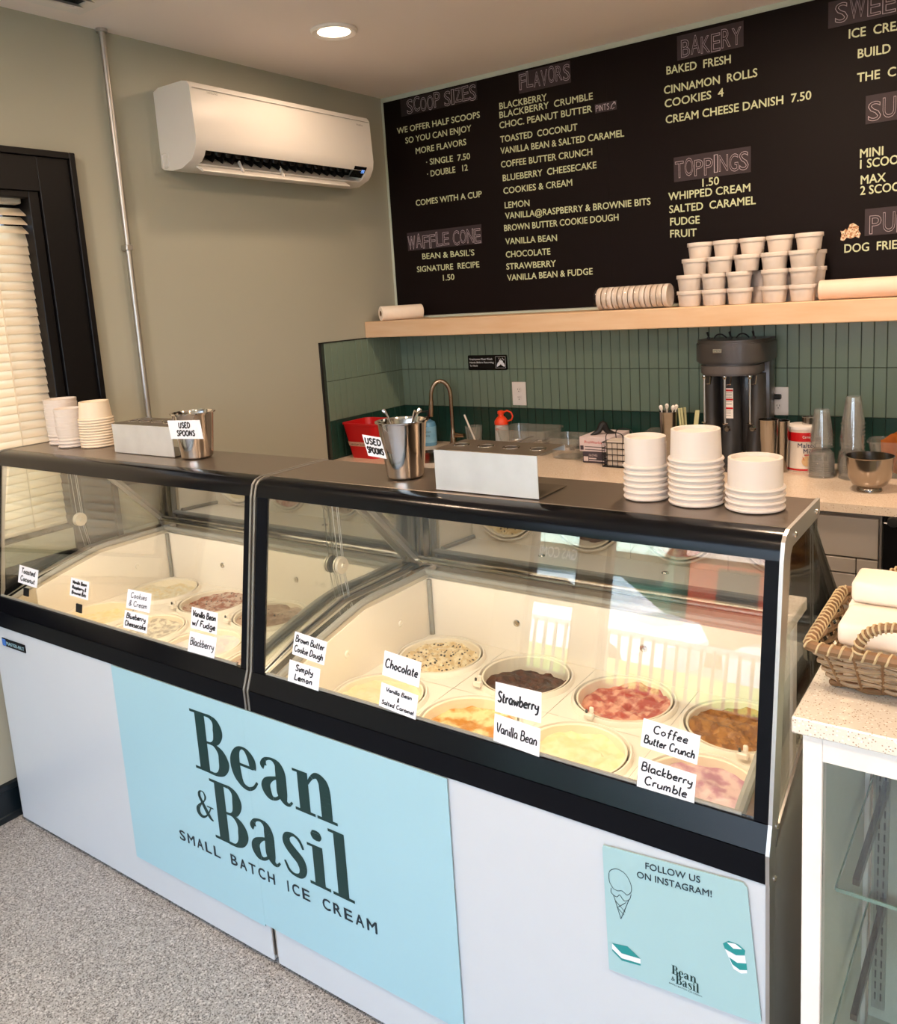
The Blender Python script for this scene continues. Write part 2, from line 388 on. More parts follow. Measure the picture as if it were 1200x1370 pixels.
for i in range(NS):
    o=bpy.data.objects.new('slat',me); COL.objects.link(o); o.parent=bl
    o.location=(-.005,0,zt-(zt-zb)*i/(NS-1)-.94); o.rotation_euler=(0,math.radians(74 if i>2 else 35),0)
obj('bottom_rail',bx(-.065,-.035,-2.925,-1.94,.942,.955,.003,1),M_slat,bl)
for y in(-2.06,-2.43,-2.8): obj('ladder_cord',bx(-.0295,-.027,y-.002,y+.002,.955,2.06),M_slat,bl)
# ---------------------------------------------------------------- tiles of the backsplash
ZS0=1.4817; ts=.0448; rows=[(.914,1.1016,M_dtile),(1.1016,1.2939,M_tile),(1.2939,ZS0+.02,M_tile)]
bs=struct('trim_1',bx(0,3.3,.0,.0098,.9,1.52),M_grout); bs['kind']='structure'
lws=struct('trim_2',bx(.0002,.004,-.6116,0,.9,ZS0-.002),M_grout)
def tilemesh(w,h,m):
    bm=NB(); box(bm,0,w,-.0045,.004,0,h,.0015,1); me=bpy.data.meshes.new('tile'); bm.to_mesh(me); bm.free(); me.materials.append(m); return me
g=.0022
for (z0,z1,m) in rows:
    me=tilemesh(ts-g,z1-z0-g,m); sx=bool(z0<1.0)
    for i in range(73):
        x=.0041+i*ts
        o=bpy.data.objects.new('tile',me); COL.objects.link(o); o.parent=bs; o.location=(x+g/2,-.0005+random.uniform(-.0005,.0005),z0+g/2)
    me2=tilemesh(ts-g,min(z1,ZS0-.002)-z0-g,m)
    for i in range(13):
        if -.006-(i+1)*ts<-.612: break
        o=bpy.data.objects.new('tile',me2); COL.objects.link(o); o.parent=lws; o.location=(.0045+random.uniform(-.0003,.0003),-.006-i*ts,z0+g/2); o.rotation_euler=(0,0,-PI/2)
struct('trim_3',prism(NB(),[(0,.9),(.0115,.9),(.0115,ZS0),(0,ZS0)],-.6175,-.6116,'y'),M_blk)
struct('trim_4',bx(0,.0115,-.6175,-.277,ZS0-.004,ZS0+.001),M_blk)
# pale wood strip frame round the menu board
bm=NB(); box(bm,.0,4.9,-.012,.0,2.648,2.671); box(bm,.0,.017,-.014,.0,1.5617,2.648); box(bm,.017,4.9,-.014,0,1.5617,1.574)
struct('trim_5',bm,M_trimwall)
# ---------------------------------------------------------------- ceiling light, vent, conduit
def fixture(x,y,label):
    t=thing('ceiling_light',label,'ceiling light',(x,y,H-.008))
    obj('trim_ring',lathe(NB(),[(.062,-.001),(.083,-.006),(.088,0),(.088,.007),(.062,.007)],(x,y,H-.008),40,close=True),M_case,t,True)
    m=mat('lit_lamp_lens',(255,244,226),.5,emit=14.,ecol=(255,226,190))
    obj('lens',lathe(NB(),[(0,0),(.0615,0),(.0615,.004),(0,.004)],(x,y,H-.008),40),m,t)
    L=bpy.data.lights.new('lamp_glow','AREA'); L.shape='DISK'; L.size=.13; L.energy=LAMP_W*(.2 if x<.7 and y>-2 else 1.2); L.color=(1,.72,.50)
    lo=bpy.data.objects.new('lamp_glow',L); COL.objects.link(lo); lo.parent=t; lo.location=(0,0,-.012)
fixture(*LAMPS[0],'round recessed ceiling light glowing above the air conditioner')
for i,p in enumerate(LAMPS[1:]): fixture(*p,'round recessed ceiling light, '+['over the mixer, out of frame','over the right-hand counter end','over the customer side near the window','above the camera','right of the camera','nearest the shop front'][i])
v=thing('ceiling_vent','pale metal ceiling vent with louvre blades at top left','vent',(.0,-1.95,H))
VX0,VX1,VY0,VY1=.12,.75,-2.35,-1.735
bm=NB(); framering_=None
box(bm,VX0,VX1,VY0,VY0+.05,H-.01,H,.003,1); box(bm,VX0,VX1,VY1-.05,VY1,H-.01,H,.003,1); box(bm,VX0,VX0+.05,VY0+.05,VY1-.05,H-.01,H,.003,1); box(bm,VX1-.05,VX1,VY0+.05,VY1-.05,H-.01,H,.003,1)
obj('frame',bm,M_case,v); obj('duct_opening',bx(VX0+.05,VX1-.05,VY0+.05,VY1-.05,H-.003,H-.001),M_blk,v)
bm=NB(); 
for i in range(8):
    x=VX0+.07+i*.065
    prism(bm,[(x,H-.004),(x+.004,H-.004),(x+.03,H-.022),(x+.026,H-.022)],VY0+.05,VY1-.05,'y')
    o=obj('louvre_blade',bm,M_case,v); bm=NB()
bm.free()
cd=thing('electrical_conduit','thin galvanised conduit pipe running down the sage wall beside the air conditioner','pipe',(.02,-1.593,.3))
obj('pipe',tube(NB(),[(.022,-1.593,.3),(.022,-1.593,H-.001)],.0105,12),M_satin,cd,True)
for z in(.6,1.9): obj('strap',bx(.0,.034,-1.607,-1.579,z,z+.02,.003,1),M_satin,cd)
obj('ceiling_collar',lathe(NB(),[(.011,0),(.02,0),(.02,.012),(.011,.012)],(.022,-1.593,H-.013),16,close=True),M_satin,cd)
# ---------------------------------------------------------------- air conditioner
ac=thing('air_conditioner','white wall-mounted split air conditioner with open louvre above the counter','air conditioner',(0,-.9,2.2))
A0,A1=-1.387,-.372
# outline in (x,z): back flat on wall, rounded front lower edge, slot
prof=[(0,2.215),(.0,2.492),(.03,2.503),(.17,2.503),(.197,2.497),(.21,2.48),(.218,2.30),(.212,2.268),(.205,2.256)]
low=[(.155,2.212),(.12,2.198),(.06,2.197),(.015,2.205)]
slot=[(.205,2.256),(.12,2.29),(.09,2.25),(.155,2.212)]
S0,S1=A0+.05,A1-.045
def pr(pts,a,b): return prism(NB(),pts,a,b,'y')
bm=pr(prof+slot[1:3]+low,S0,S1); obj('casing',bm,M_white.copy() if False else mat('white_ac_plastic',(226,222,216),.42,var=.008),ac,True)
M_ac=MATS['white_ac_plastic']
full=prof+[(.195,2.238),(.18,2.222)]+low
obj('end_cap',pr(full,A0,S0),M_ac,ac,True); obj('end_cap',pr(full,S1,A1),M_ac,ac,True)
obj('slot_lining',pr([(.119,2.2895),(.2,2.2555),(.2,2.257),(.119,2.291)],S0,S1),M_blk,ac)
obj('slot_back',pr([(.088,2.25),(.118,2.289),(.122,2.286),(.094,2.248)],S0,S1),M_blk,ac)
bm=NB(); prism(bm,[(.094,2.248),(.155,2.2125),(.157,2.215),(.098,2.252)],S0,S1,'y'); obj('slot_floor',bm,M_ac,ac)
obj('front_seam',pr([(.2125,2.475),(.2145,2.475),(.2145,2.4735),(.2125,2.4735)],A0+.01,A1-.01),M_grey,ac)
fl=obj('louvre_flap',pr([(.128,2.212),(.175,2.183),(.181,2.185),(.179,2.190),(.133,2.218)],S0+.0,S1-.09),M_ac,ac,True)
for k in range(17):
    y=S0+.025+k*.0495
    if y>S1-.03: break
    obj('vane',pr([(.12,2.283),(.142,2.274),(.16,2.236),(.148,2.226),(.11,2.25)],y-.0015,y+.0015),M_blk,ac)
    bm=lathe(NB(),[(0,-.014),(.011,-.012),(.015,-.004),(.014,.008),(0,.012)],(.162,y+.02,2.262),12); 
    for vv in bm.verts: vv.co.x=.162+(vv.co.x-.162)*.5
    obj('vane_tooth',bm,M_blk,ac,True)
for y in(-1.13,-.91): obj('flap_arm',pr([(.14,2.24),(.15,2.245),(.172,2.20),(.162,2.196)],y,y+.006),M_ac,ac)
obj('display_window',pr([(.2075,2.262),(.2145,2.272),(.2155,2.271),(.209,2.2605),(.176,2.229),(.175,2.231)],S1-.085,S1-.002),M_blackg,ac)
M_led=mat('blue_led',(120,170,255),.5,emit=2.)
bm=NB(); fn=lambda u,v:Vector((.2035-.3*v*.02+.0065,A1-.075+u*.02,2.248+v*.012))
S=[]; 
for k in(0,.55): rect(S,k,0,k+.4,.12);rect(S,k,.45,k+.4,.57);rect(S,k,.9,k+.4,1.);rect(S,k+.3,0,k+.4,1)
obj('display_digits',shapes_mesh(S,lambda u,v:Vector((.2015+.008*v,A1-.078+u*.02,2.246+v*.012))),M_led,ac)
obj('side_cover_panel',bx(.012,.045,A0-.002,A0+.003,2.21,2.265,.008,3),M_ac,ac)
bm=NB(); text_on(bm,'SAMSUNG',-1.31,-1.26,.007,lambda u,v:Vector((.2125,u,v)),base=2.462); obj('lettering',bm,M_grey,ac)
bm=NB(); text_on(bm,'WindFree',-.47,-.425,.008,lambda u,v:Vector((.2135,u,v)),base=2.452); obj('lettering',bm,M_grey,ac)
# ---------------------------------------------------------------- display freezers
FY=-2.288
M_lightsteel=mat('pale_well_steel',(206,196,178),.42,.55,vs=10)
def gy(z): return -2.271+(z-.798)*.163
XC=[(.0504,1.2775),(1.2845,2.496)]
def freezer(x0,x1,label,idx):
    t=thing('display_freezer',label,'freezer',((x0+x1)/2,-1.93,0)); W_=x1-x0
    obj('front_panel',bx(x0+.004,x1-.004,FY,FY+.02,.012,.704,.003,1),M_white,t)
    obj('cabinet_body',bx(x0+.004,x1-.004,FY+.0205,-1.575,.03,.60),mat('grey_side_steel',(168,164,158),.4,.3),t)
    obj('kick_plate',bx(x0+.03,x1-.03,FY+.03,-1.60,.0,.0295),M_blk,t)
    for s,(a,b) in enumerate(((x0+.0065,x0+.068),(x1-.068,x1-.0065))):
        pts=[(-2.262,.6005),(-2.262,.770),(-2.12,.812),(-1.925,.856),(-1.575,.856),(-1.575,.6005)]
        w=obj('well_wall',prism(NB(),pts,a,b,'x'),M_lightsteel,t)
        ia,ib=(b,b+.004) if s==0 else (a-.004,a)
        pin=[(-2.165,.6605),(-2.165,.788),(-2.12,.8),(-1.925,.844),(-1.6445,.844),(-1.6445,.6605)]
        obj('liner_panel',prism(NB(),pin,ia,ib,'x'),M_liner,t)
        # gasket along the rim: rounded strip
        q=b-.006 if s==0 else a+.006
        obj('rim_gasket',tube(NB(),smoothpts([(q,-2.255,.776),(q,-2.12,.818),(q,-1.925,.862),(q,-1.76,.862),(q,-1.60,.862)],4),.0095,8),M_grey,t,True)
        q2=(a+b)/2
        obj('rim_channel',prism(NB(),[(p[0],p[1]+.0005) for p in [(-2.25,.7735),(-2.12,.812),(-1.925,.856),(-1.6,.856),(-1.6,.8585),(-1.925,.8585),(-2.12,.8145),(-2.25,.776)]],q2-.018,q2+.004,'x'),M_chrome,t)
        for (yy,zz) in((-1.786,.754),(-2.013,.752)):
            xx=ib if s==0 else ia; sg=1 if s==0 else -1
            bm=lathe(NB(),[(0,.001),(.004,.001),(.0042,.003),(.0085,.0035),(.010,.001),(.0105,0)],(0,0,0),16,'x')
            for vv in bm.verts: vv.co=Vector((xx+sg*vv.co.x,yy+vv.co.y,zz+vv.co.z))
            obj('wall_plug',bm,M_liner,t,True)
    obj('well_wall',bx(x0+.0065,x1-.0065,-1.6395,-1.5755,.6005,.856),M_satin,t)
    obj('liner_panel',bx(x0+.0725,x1-.0725,-1.6445,-1.64,.6605,.844),M_liner,t)
    obj('rim_gasket',tube(NB(),[(x0+.06,-1.645,.862),(x1-.06,-1.645,.862)],.0095,8),M_grey,t,True)
    for k in(.305,.61,.86):
        bm=lathe(NB(),[(0,.001),(.004,.001),(.0042,.003),(.0085,.0035),(.010,.001),(.0105,0)],(0,0,0),16,'y')
        for vv in bm.verts: vv.co=Vector((x0+k*W_+vv.co.x,-1.6445-vv.co.y,.756+vv.co.z))
        obj('wall_plug',bm,M_chrome,t,True)
    for s in(0,1):
        x=x0+.078 if s==0 else x1-.078
        obj('corner_bead',tube(NB(),[(x,-1.65,.665),(x,-1.65,.842)],.0075,6),M_grey,t,True)
    obj('well_wall',bx(x0+.0685,x1-.0685,-2.2625,-2.166,.6005,.700),M_liner,t)
    obj('front_ledge',bx(x0+.073,x1-.073,-2.262,-2.166,.7002,.703,.001,1),M_liner,t)
    # tub collar sheet: 8 cells with a hole and a raised ring
    P=.272; cx=[(x0+x1)/2+(i-1.5)*P for i in range(4)]; ZC=.672
    for r_,yc in enumerate((-1.777,-2.043)):
        for i in range(4):
            bm=NB(); c=Vector((cx[i],yc,ZC)); n=48; hx=P/2-.0005; hy=.1325
            ya=-1.6448-yc if r_==0 else hy; yb=-hy if r_==0 else -2.1655-yc
            xa=-hx if i>0 else (x0+.0728)-cx[i]; xb=hx if i<3 else (x1-.0728)-cx[i]
            O=[];rings=[[] for _ in range(6)]
            rr=[(.1265,0),(.1255,.008),(.1228,.0125),(.1195,.0125),(.1182,.008),(.1135,-.02)]
            for k in range(n):
                a=2*PI*k/n; dx,dy=math.cos(a),math.sin(a)
                tx=(xb if dx>0 else xa)/dx if abs(dx)>1e-6 else 9; ty=(ya if dy>0 else yb)/dy if abs(dy)>1e-6 else 9
                q=max(min(tx,ty),.127); O.append(bm.verts.new((c.x+dx*q,c.y+dy*q,ZC)))
                for j,(R,z) in enumerate(rr): rings[j].append(bm.verts.new((c.x+dx*R,c.y+dy*R,ZC+z)))
            # corners of the cell
            for sx,sy in((xb,ya),(xa,ya),(xa,yb),(xb,yb)):
                ang=math.atan2(sy,sx)%(2*PI); k=int(ang/(2*PI)*n); kk=(k+1)%n
                v=bm.verts.new((c.x+sx,c.y+sy,ZC)); bm.faces.new((O[k],v,O[kk]))
            for A,B in zip([O]+rings,rings):
                for k in range(n): bm.faces.new((A[k],A[(k+1)%n],B[(k+1)%n],B[k]))
            bmesh.ops.recalc_face_normals(bm,faces=bm.faces)
            obj('tub_collar',bm,M_liner,t,True)
    # black lower band and glossy strip
    obj('front_band',prism(NB(),[(FY-.003,.7045),(FY-.003,.7555),(FY+.01,.757),(FY+.02,.757),(FY+.02,.7045)],x0+.007,x1-.007,'x'),M_blackp,t)
    obj('glass_sill',prism(NB(),[(FY-.003,.7575),(-2.274,.7978),(-2.262,.7978),(-2.264,.772),(-2.2626,.7575)],x0+.007,x1-.007,'x'),M_blackg,t)
    obj('inner_sill',bx(x0+.069,x1-.069,-2.262,-2.2565,.7035,.7965),M_liner,t)
    obj('sill_seal',tube(NB(),[(x0+.05,-2.266,.8),(x1-.05,-2.266,.8)],.004,6),M_grey,t,True)
    # front glass with black printed border
    zt=1.2135
    def gl(xa,xb,za,zb,off=0,th=.004):
        return prism(NB(),[(gy(za)+off,za),(gy(zb)+off,zb),(gy(zb)+off+th,zb),(gy(za)+off+th,za)],xa,xb,'x')
    G=obj('front_glass',gl(x0+.044,x1-.03,.7985,zt),M_glass,t)
    obj('glass_border',gl(x0+.0075,x0+.0435,.7985,zt,-.001,.006),M_blackp,t); obj('glass_border',gl(x1-.0295,x1-.0075,.7985,zt,-.001,.006),M_blackp,t)
    # canopy: black rail, steel top
    rail=[(-2.155,1.2545),(-2.176,1.2535),(-2.190,1.249),(-2.199,1.240),(-2.2035,1.228),(-2.2065,1.214),(-2.196,1.214),(-2.19,1.232),(-2.175,1.243),(-2.155,1.2445)]
    obj('canopy_rail',prism(NB(),rail,x0+.007,x1-.007,'x'),M_blackg,t,True)
    obj('canopy_top',bx(x0+.007,x1-.007,-2.1548,-1.951,1.2445,1.2555,.001,1),M_top,t)
    obj('light_housing',bx(x0+.06,x1-.05,-2.165,-2.12,1.226,1.2435,.002,1),M_satin,t)
    ml=mat('freezer_lamp_tube',(255,240,205),.5,emit=5.,ecol=(255,226,170))
    obj('lamp_tube',tube(NB(),[(x0+.08,-2.143,1.220),(x1-.07,-2.143,1.220)],.006,8),ml,t,True)
    L=bpy.data.lights.new('freezer_lamp','AREA'); L.shape='RECTANGLE'; L.size=W_-.16; L.size_y=.02; L.energy=STRIP_W; L.color=(1,.82,.63)
    lo=bpy.data.objects.new('freezer_lamp',L); COL.objects.link(lo); lo.parent=t; lo.location=(0,-2.143+1.93,1.212); lo.rotation_euler=(math.radians(15),0,0)
    # steel side plates following the profile
    for s in(0,1):
        xa,xb=(x0,x0+.0062) if s==0 else (x1-.0062,x1)
        yl=-2.2905 if (x1>2.3 and s==1) else -2.286
        out=[(yl,.03),(yl,.704),(-2.2915,.7045),(-2.292,.756),(-2.275,.80),(gy(1.0)-.005,1.0),(gy(1.214)-.006,1.214),(-2.2,1.243),(-2.19,1.252),(-2.172,1.2575),(-1.951,1.2575),(-1.951,1.232),(-1.958,1.226),(-2.15,1.224),(-2.165,1.212),(gy(1.0)+.034,1.0),(-2.232,.80),(-2.255,.75),(-2.262,.03)]
        obj('side_frame',prism(NB(),out,xa,xb,'x'),M_satin,t)
        pa_,pb_=(x0+.003,x0+.0063) if s==0 else (x1-.0063,x1-.003)
        obj('side_panel',prism(NB(),[(-2.2612,.031),(-2.2612,.742),(-2.10,.80),(-1.925,.844),(-1.575,.844),(-1.575,.031)],pa_,pb_,'x'),mat('grey_side_steel'),t)
        xm=(xa+xb)/2
        obj('side_glass',prism(NB(),[(-2.15,1.2235),(-1.965,1.2235),(-1.965,.875),(-2.09,.84),(-2.228,.79),(gy(1.0)+.035,1.0)],xm-.002,xm+.002,'x'),M_glass,t)
        obj('rear_side_glass',prism(NB(),[(-1.9645,1.20),(-1.61,.88),(-1.9645,.88)],xm-.002,xm+.002,'x'),M_glass,t)
        obj('side_rim_trim',prism(NB(),[(-2.25,.748),(-2.10,.802),(-1.925,.846),(-1.62,.846),(-1.62,.866),(-1.925,.866),(-2.10,.824),(-2.236,.775)],xa-.0 if s==0 else xa,xb,'x'),M_steel,t)
        for (yy,zz) in((-2.14,1.241),(-1.985,1.241),(-2.262,.70),(-2.248,.785)):
            bm=lathe(NB(),[(0,.004),(.004,.0035),(.0055,.0015),(.0055,0)],(0,0,0),12,'x'); sg=1 if s else -1
            for vv in bm.verts: vv.co=Vector(((xb if s else xa)+sg*vv.co.x,yy+vv.co.y,zz+vv.co.z))
            obj('bolt',bm,M_chrome,t,True)
        # round glass clamp on the inside of the side glass
        xk=xb+.001 if s==0 else xa-.001; sg=1 if s==0 else -1
        bm=lathe(NB(),[(0,.020),(.006,.020),(.008,.017),(.022,.015),(.024,.011),(.024,.008),(.012,.007),(.012,.005),(.024,.004),(.024,.0)],(0,0,0),24,'x')
        for vv in bm.verts: vv.co=Vector((xk+sg*vv.co.x,-1.948+vv.co.y,.967+vv.co.z))
        k=obj('glass_clamp',bm,M_lightsteel,t,True)
        bm=NB()
        for dy in(-.008,.008,.014): tube(bm,[(xk+sg*.006,-1.948+dy,.985),(xk+sg*.006,-1.955+dy,1.223)],.0012,6); tube(bm,[(xk+sg*.006,-1.948+dy,.95),(xk+sg*.006,-1.935+dy,.87)],.0012,6)
        obj('clamp_cable',bm,M_satin,t,True)
        # slanted bar that carries the rear lids
        xr_=x0+.014 if s==0 else x1-.022
        obj('lid_rail',prism(NB(),[(-1.602,.872),(-1.622,.872),(-1.968,1.236),(-1.952,1.243)],xr_,xr_+.008,'x'),M_satin,t)
    obj('lid_sill',tube(NB(),[(x0+.012,-1.628,.888),(x1-.012,-1.628,.888)],.006,8),M_chrome,t,True)
    ML=glassmat('mirror_lid_glass',(96,90,80),1.5,.34,.02,1.)
    xm=(x0+x1)/2
    for a,b,o_ in((x0+.024,x1-.024,0),):
        q=lambda s_,d: (-1.617-.333*s_+.0+d,.884+.352*s_+d)
        pa,pb=q(0,o_),q(1,o_)
        obj('rear_lid',prism(NB(),[pa,pb,(pb[0]+.0028,pb[1]+.0028),(pa[0]+.0028,pa[1]+.0028)],a,b,'x'),ML,t)
        if 0: obj('lid_frame',prism(NB(),[(pa[0]-.001,pa[1]-.001),(pb[0]-.001,pb[1]-.001),(pb[0]+.004,pb[1]+.004),(pa[0]+.004,pa[1]+.004)],b-.0022,b+.0005,'x'),M_grey,t)
    return t,cx
F1,CX1=freezer(*XC[0],'left-hand ice cream display freezer next to the window','L')
F2,CX2=freezer(*XC[1],'right-hand ice cream display freezer with tall paper bowls on its canopy','R')
# makers badge on the left freezer
o=thing('maker_badge','small black maker badge with blue square on the left freezer front','badge',(.18,FY-.002,.655))
obj('plate',bx(.108,.248,FY-.003,FY-.0002,.640,.667,.001,1),M_blackp,o); obj('blue_square',bx(.110,.132,FY-.0036,FY-.0031,.6425,.6645),mat('badge_blue',(40,110,200),.4),o)
bm=NB(); text_on(bm,'MASTER-BILT',.137,.244,.011,lambda u,v:Vector((u,FY-.0036,v)),bold=.01,base=.648); obj('lettering',bm,M_mint,o)
# ---------------------------------------------------------------- ice cream tubs
M_tubwall=mat('tub_cardboard',(240,228,206),.5,var=.02,coat=.2)
def icemat(name,a,b,vs=40,ramp=(.42,.58),bump=.8,spots=None):
    if name in MATS: return MATS[name]
    m=mat(name,a,.45,col2=b,vs=vs,ramp=ramp,bump=bump,bd=.004,coat=.15)
    if spots:
        n=m.node_tree.nodes; l=m.node_tree.links; tcn=n.new('ShaderNodeTexCoord'); vz=n.new('ShaderNodeTexVoronoi'); vz.inputs['Scale'].default_value=spots[1]
        l.new(tcn.outputs['Object'],vz.inputs['Vector']); mr=n.new('ShaderNodeMapRange'); mr.inputs[1].default_value=spots[2]; mr.inputs[2].default_value=spots[2]*.7
        l.new(vz.outputs['Distance'],mr.inputs[0]); mx=n.new('ShaderNodeMix'); mx.data_type='RGBA'; l.new(mr.outputs[0],mx.inputs[0]); l.new(n[m['base']].outputs[2],mx.inputs[6]); mx.inputs[7].default_value=lin(spots[0]); l.new(mx.outputs[2],n['Principled BSDF'].inputs['Base Color'])
    return m
def tub(x,y,label,m,level,dip,seed,rough=.006):
    t=thing('ice_cream_tub',label,'ice cream tub',(x,y,.601),group='ice cream tubs')
    obj('tub_wall',lathe(NB(),[(.106,.605),(.1118,.679),(.1138,.6815),(.1135,.683),(.1105,.683),(.1085,.681),(.104,.603),(0,.603),(0,.6015),(.106,.6015)],(x,y,0),40),M_tubwall,t,True)
    bm=NB(); R=18; n=48; prev=None; sd=Vector((seed*7.3,seed*3.1,seed))
    a0=seed*1.7
    for j in range(R+1):
        r=.1075*j/R; ring=[]
        for k in range(n if j else 1):
            a=2*PI*k/n; px,py=r*math.cos(a),r*math.sin(a)
            h=level+noise.noise(Vector((px*22,py*22,0))+sd)*rough+noise.noise(Vector((px*70,py*70,3))+sd)*rough*.55+noise.noise(Vector((px*160,py*160,5))+sd)*rough*.3
            dd=(px*math.cos(a0)+py*math.sin(a0))/.11; h-=dip*max(0,dd)*1.0; h-=dip*.5*max(0,1-((px-.03*math.cos(a0))**2+(py-.03*math.sin(a0))**2)/.0035)
            h+=.006*(j/R)**6
            h=min(h,.676); ring.append(bm.verts.new((x+px,y+py,max(h,.607))))
        if prev:
            for k in range(n):
                if len(prev)==1: bm.faces.new((prev[0],ring[k],ring[(k+1)%n]))
                else: bm.faces.new((prev[k],ring[k],ring[(k+1)%n],prev[(k+1)%n]))
        prev=ring
    obj('ice_cream',bm,m,t,True)
I_van=icemat('vanilla_bean_ice',(246,230,192),(236,212,164)); I_lem=icemat('pale_lemon_ice',(240,232,196),(232,220,176))
I_dough=icemat('cookie_dough_ice',(232,200,148),(246,228,190),60,spots=((52,34,24),80,.33)); I_choc=icemat('dark_chocolate_ice',(58,24,16),(92,46,30))
I_straw=icemat('strawberry_ice',(192,84,74),(232,172,146),34); I_cof=icemat('coffee_crunch_ice',(150,92,36),(186,126,58),46)
I_car=icemat('salted_caramel_ice',(206,140,62),(240,212,160),22); I_blk=icemat('blackberry_ice',(226,196,196),(180,130,150),30)
I_coco=icemat('coconut_ice',(244,236,214),(232,214,176),70); I_brown=icemat('raspberry_brownie_ice',(206,178,160),(150,84,60),40,spots=((60,34,26),70,.28))
I_cook=icemat('cookies_cream_ice',(226,216,196),(170,160,148),60); I_blue=icemat('blueberry_swirl_ice',(232,222,214),(206,196,200),30)
I_fud=icemat('fudge_swirl_ice',(196,164,138),(150,112,88),34,spots=((30,18,14),60,.22))
yb,yf=-1.777,-2.043
SPEC=[(F1,CX1,[(yb,'tub of pale ice cream with flakes, back left corner of the left freezer',I_coco,.648,.012),(yb,'tub of pinkish brown ice cream, second in the back row of the left freezer',I_brown,.650,.012),(yb,'tub of greyish ice cream with dark lumps, third in the left back row',I_fud,.648,.014),(yb,'tub in the back row of the left freezer, at its right end',I_cook,.646,.012),
 (yf,'nearly hidden front-left tub of the left freezer, behind the top-left cards',I_van,.64,.01),(yf,'pale tub in the front row of the left freezer, left of the blueberry card',I_cook,.642,.012),(yf,'pale grey tub in the front row of the left freezer, right of the blueberry card',I_blue,.642,.012),(yf,'mauve-brown tub in the front row of the left freezer, by the blackberry card',I_brown,.645,.012)]),
 (F2,CX2,[(yb,'tub of cream ice cream with chocolate chip cookie dough lumps, behind the chocolate card',I_dough,.646,.010),(yb,'tub of dark chocolate ice cream, half scooped, behind the strawberry card',I_choc,.636,.022),(yb,'tub of pink and red strawberry ice cream in the back row',I_straw,.644,.014),(yb,'tub of golden brown ice cream, back right corner of the right freezer',I_cof,.642,.014),
 (yf,'pale yellow tub in the front row under the chocolate card',I_lem,.643,.010),(yf,'amber caramel tub in the front row left of the strawberry card',I_car,.643,.012),(yf,'vanilla tub in the front row, right of the vanilla bean card',I_van,.64,.012),(yf,'pale lilac tub at the front right corner beside the blackberry crumble card',I_blk,.638,.012)])]
for _F,CXX,L_ in SPEC:
    for i,(y,lab,m,lv,dp) in enumerate(L_): tub(CXX[i%4],y,lab,m,lv+.019,dp*.9,i+1+(10 if _F is F2 else 0),.015 if m in(I_dough,I_cof,I_straw,I_choc) else .009)
# small plastic holders clipped between the tubs
k=0
for x,y,lab in((CX1[1]-.075,yb-.11,'left of the pinkish tub in the left freezer'),(CX1[2]-.075,yb-.11,'in front of the dark-lumped tub in the left freezer'),(CX1[0]-.0,yb-.125,'at the back left tub of the left freezer'),(CX2[1]-.075,yb-.11,'in front of the chocolate tub'),(CX2[2]-.03,yb-.128,'in front of the strawberry tub'),(CX2[3]+.045,yb-.128,'in front of the golden brown tub')):
    t=thing('clip_holder','small cream clip '+lab,'clip',(x,y,.682))
    obj('clip_base',bx(x-.011,x+.011,y-.008,y+.008,.6825,.695,.002,1),M_liner,t)
    obj('clip_post',bx(x-.0,x+.010,y+.0005,y+.0075,.6955,.710,.002,1),M_liner,t)
    obj('clip_pin',lathe(NB(),[(0,.7),(.003,.7),(.003,.706),(0,.709)],(x-.006,y,-.0045),8),M_dark,t)
# ---------------------------------------------------------------- flavour cards on the glass
CARDS=[('Toasted|Coconut',[(.219,.914),(.328,.911),(.32,.856),(.21,.859)],'white card reading Toasted Coconut, far left of the freezers',2),
('Vanilla Bean|Raspberry &|Brownie Bits',[(.506,.915),(.601,.914),(.593,.861),(.502,.862)],'white card reading Vanilla Bean Raspberry & Brownie Bits, above a black clip',2),
('Cookies|& Cream',[(.786,.922),(.89,.924),(.884,.872),(.778,.869)],'white card reading Cookies & Cream, above the Blueberry Cheesecake card',1),
('Blueberry|Cheesecake',[(.775,.862),(.878,.865),(.874,.814),(.766,.814)],'white card reading Blueberry Cheesecake on the left freezer glass',2),
('Vanilla Bean|w/ Fudge',[(1.06,.918),(1.159,.915),(1.158,.864),(1.055,.861)],'white card reading Vanilla Bean w/ Fudge, above the Blackberry card',2),
('Blackberry',[(1.054,.854),(1.158,.855),(1.149,.802),(1.046,.801)],'white card reading Blackberry at the right end of the left freezer',0),
('Brown Butter|Cookie Dough',[(1.43,.919),(1.531,.912),(1.523,.859),(1.422,.865)],'white card reading Brown Butter Cookie Dough, above the Simply Lemon card',0),
('Simply|Lemon',[(1.415,.851),(1.512,.848),(1.508,.798),(1.41,.801)],'white card reading Simply Lemon at the lower left of the right glass',2),
('Chocolate',[(1.697,.926),(1.795,.918),(1.79,.867),(1.692,.872)],'white card reading Chocolate in bold letters',2),
('Vanilla Bean|&|Salted Caramel',[(1.692,.857),(1.788,.849),(1.785,.799),(1.684,.805)],'white card reading Vanilla Bean & Salted Caramel in thin script',1),
('Strawberry',[(1.974,.919),(2.076,.916),(2.076,.863),(1.976,.858)],'white card reading Strawberry in bold letters',2),
('Vanilla Bean',[(1.974,.856),(2.077,.85),(2.074,.798),(1.975,.803)],'white card reading Vanilla Bean alone, under the Strawberry card',0),
('Coffee|Butter Crunch',[(2.276,.917),(2.376,.912),(2.372,.862),(2.272,.869)],'white card reading Coffee Butter Crunch on the right glass',0),
('Blackberry|Crumble',[(2.271,.849),(2.371,.846),(2.37,.793),(2.268,.798)],'white card reading Blackberry Crumble, lowest right of all the cards',0)]
